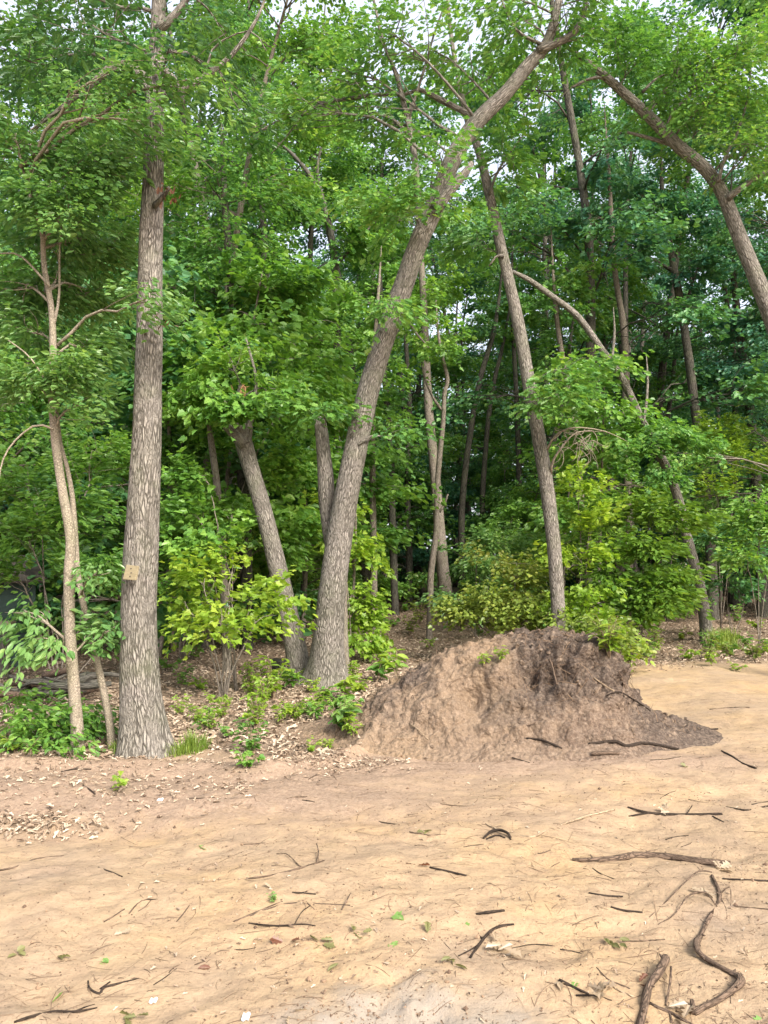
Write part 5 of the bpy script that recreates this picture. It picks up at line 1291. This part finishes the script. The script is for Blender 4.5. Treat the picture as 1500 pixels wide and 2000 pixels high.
M['siding'] = plain_mat('green_siding', (.040, .066, .060), (.062, .094, .084), 4, .55, .1)
M['roofing'] = plain_mat('roof_shingle', (.055, .048, .042), (.10, .085, .072), 12, .9, .4)
M['post'] = plain_mat('weathered_post', (.20, .16, .12), (.34, .28, .21), 8, .9, .4, (1, 1, .3))
sp = P(40, 1290, 11.6); sp[2] = HS(sp[0], sp[1])
shed = thing('garden_shed', sp, 'dark green clapboard shed behind the leaves at the left edge', 'shed')
shed.rotation_euler = (0, 0, math.radians(38)); shed.scale = (.9, .9, .82)
obj('wall', boxmesh('wall', 2.2, 1.5, 1.55, 0), M['siding'], shed, (-.95, .78, .775))
cb = boxmesh('clapboard', 2.2, .018, .10, .003)
for i in range(15):
    o = obj('clapboard', cb, M['siding'], shed, (-.95, .018, .06 + i * .1)); o.rotation_euler = (math.radians(7), 0, 0)
obj('corner_trim', boxmesh('corner_trim', .07, .06, 1.55, .004), M['siding'], shed, (.17, .01, .775))
obj('latch', boxmesh('latch', .03, .02, .10, .004), M['white_paper'], shed, (-.03, -.012, .88))
rf = obj('roof', boxmesh('roof', 2.6, 1.1, .05, .004), M['roofing'], shed, (-.95, .28, 1.78)); rf.rotation_euler = (math.radians(25), 0, 0)
rf2 = obj('roof', boxmesh('roof', 2.6, 1.1, .05, .004), M['roofing'], shed, (-.95, 1.26, 1.78)); rf2.rotation_euler = (math.radians(-25), 0, 0)
fp = P(75, 1290, 13.2); fp[2] = HS(fp[0], fp[1])
fe = thing('rail_fence', fp, 'split rail fence behind the left saplings beside the shed', 'fence')
for z in (.62, .9):
    w = Wood(); w.tube([(-.3, 0, z), (.9, .1, z + .02), (2.4, .3, z)], [.045, .05, .04], 14, 7, .12, seed=int(z * 50)); obj('rail', w.mesh('rail'), M['post'], fe)
for x in (0.0, 2.2):
    w = Wood(); w.tube([(x, .12 * x + .07, -.3), (x, .12 * x + .07, .5), (x + .01, .12 * x + .07, 1.12)], [.065, .06, .055], 8, 8, .1, seed=int(x + 2)); obj('post', w.mesh('post'), M['post'], fe)
pp = P(8, 1330, 10.4); pp[2] = HS(pp[0], pp[1])
w = Wood(); w.tube([(0, 0, -.3), (0, 0, .3), (0.01, 0, .72)], [.075, .07, .07], 8, 9, .1, seed=5)
po = thing('fence_post', pp, 'dark fence post with a pale cap at the left edge before the shed', 'post')
obj('post_shaft', w.mesh('post_shaft'), M['bark_dark'], po); obj('post_cap', boxmesh('post_cap', .2, .18, .05, .008), M['post'], po, (0, 0, .745))
bp = G(55, 1385, HS)
br = thing('brush_pile', bp, 'dark heap of rotting logs and brush beside the shed', 'brush pile')
for k in range(26):
    w = Wood(); a = RNG.normal(.1, .5); ln = RNG.uniform(.25, .7); c = np.array([RNG.normal(0, .3), RNG.uniform(.1, .8), abs(RNG.normal(0, .14)) + .04]); d = np.array([math.cos(a), math.sin(a), RNG.normal(.05, .18)]) * ln / 2; rd = RNG.uniform(.012, .05)
    if c[2] - abs(d[2]) < rd: c[2] = rd + abs(d[2])
    w.tube([c - d, c + RNG.normal(0, .02, 3), c + d], [rd, rd, rd * .7], 7, 7, .12, seed=k + 1); obj('log', w.mesh('log'), M['bark_dark' if k % 3 else 'stick'], br)
st = P(553, 1312, 11.0); st[2] = HS(st[0], st[1])
w = Wood(); w.tube([(0, 0, -.1), (0, 0, .1), (0.02, 0, .2)], [.24, .19, .18], 8, 14, .12, (.08, .3, 4, 0), 6)
tag(obj('tree_stump', w.mesh('tree_stump'), M['bark_dark'], None, st), 'low dark rotten stump left of the broken leaning tree base', 'stump')
M['stone'] = plain_mat('pale_stone', (.42, .38, .33), (.60, .56, .50), 6, .9, .3)
for lab, px, py, r_ in (('pale stone at the foot of the straight narrow trunk', 733, 1246, .09), ('pale grey stone on the left crest of the mound', 852, 1250, .045), ('dark pebble at the left of the pale sand patch', 632, 1917, .009), ('dark pebble at the right of the pale sand patch', 873, 1919, .010)):
    g = G(px, py, HS); o = obj('stone', clod_mesh('stone', int(px), 1.0), M['stone'] if 'pale' in lab[:5] else M['twigs'], None, g + [0, 0, r_ * .3]); o.scale = (r_ * 1.2, r_, r_ * .8)
    tag(o, lab, 'stone')
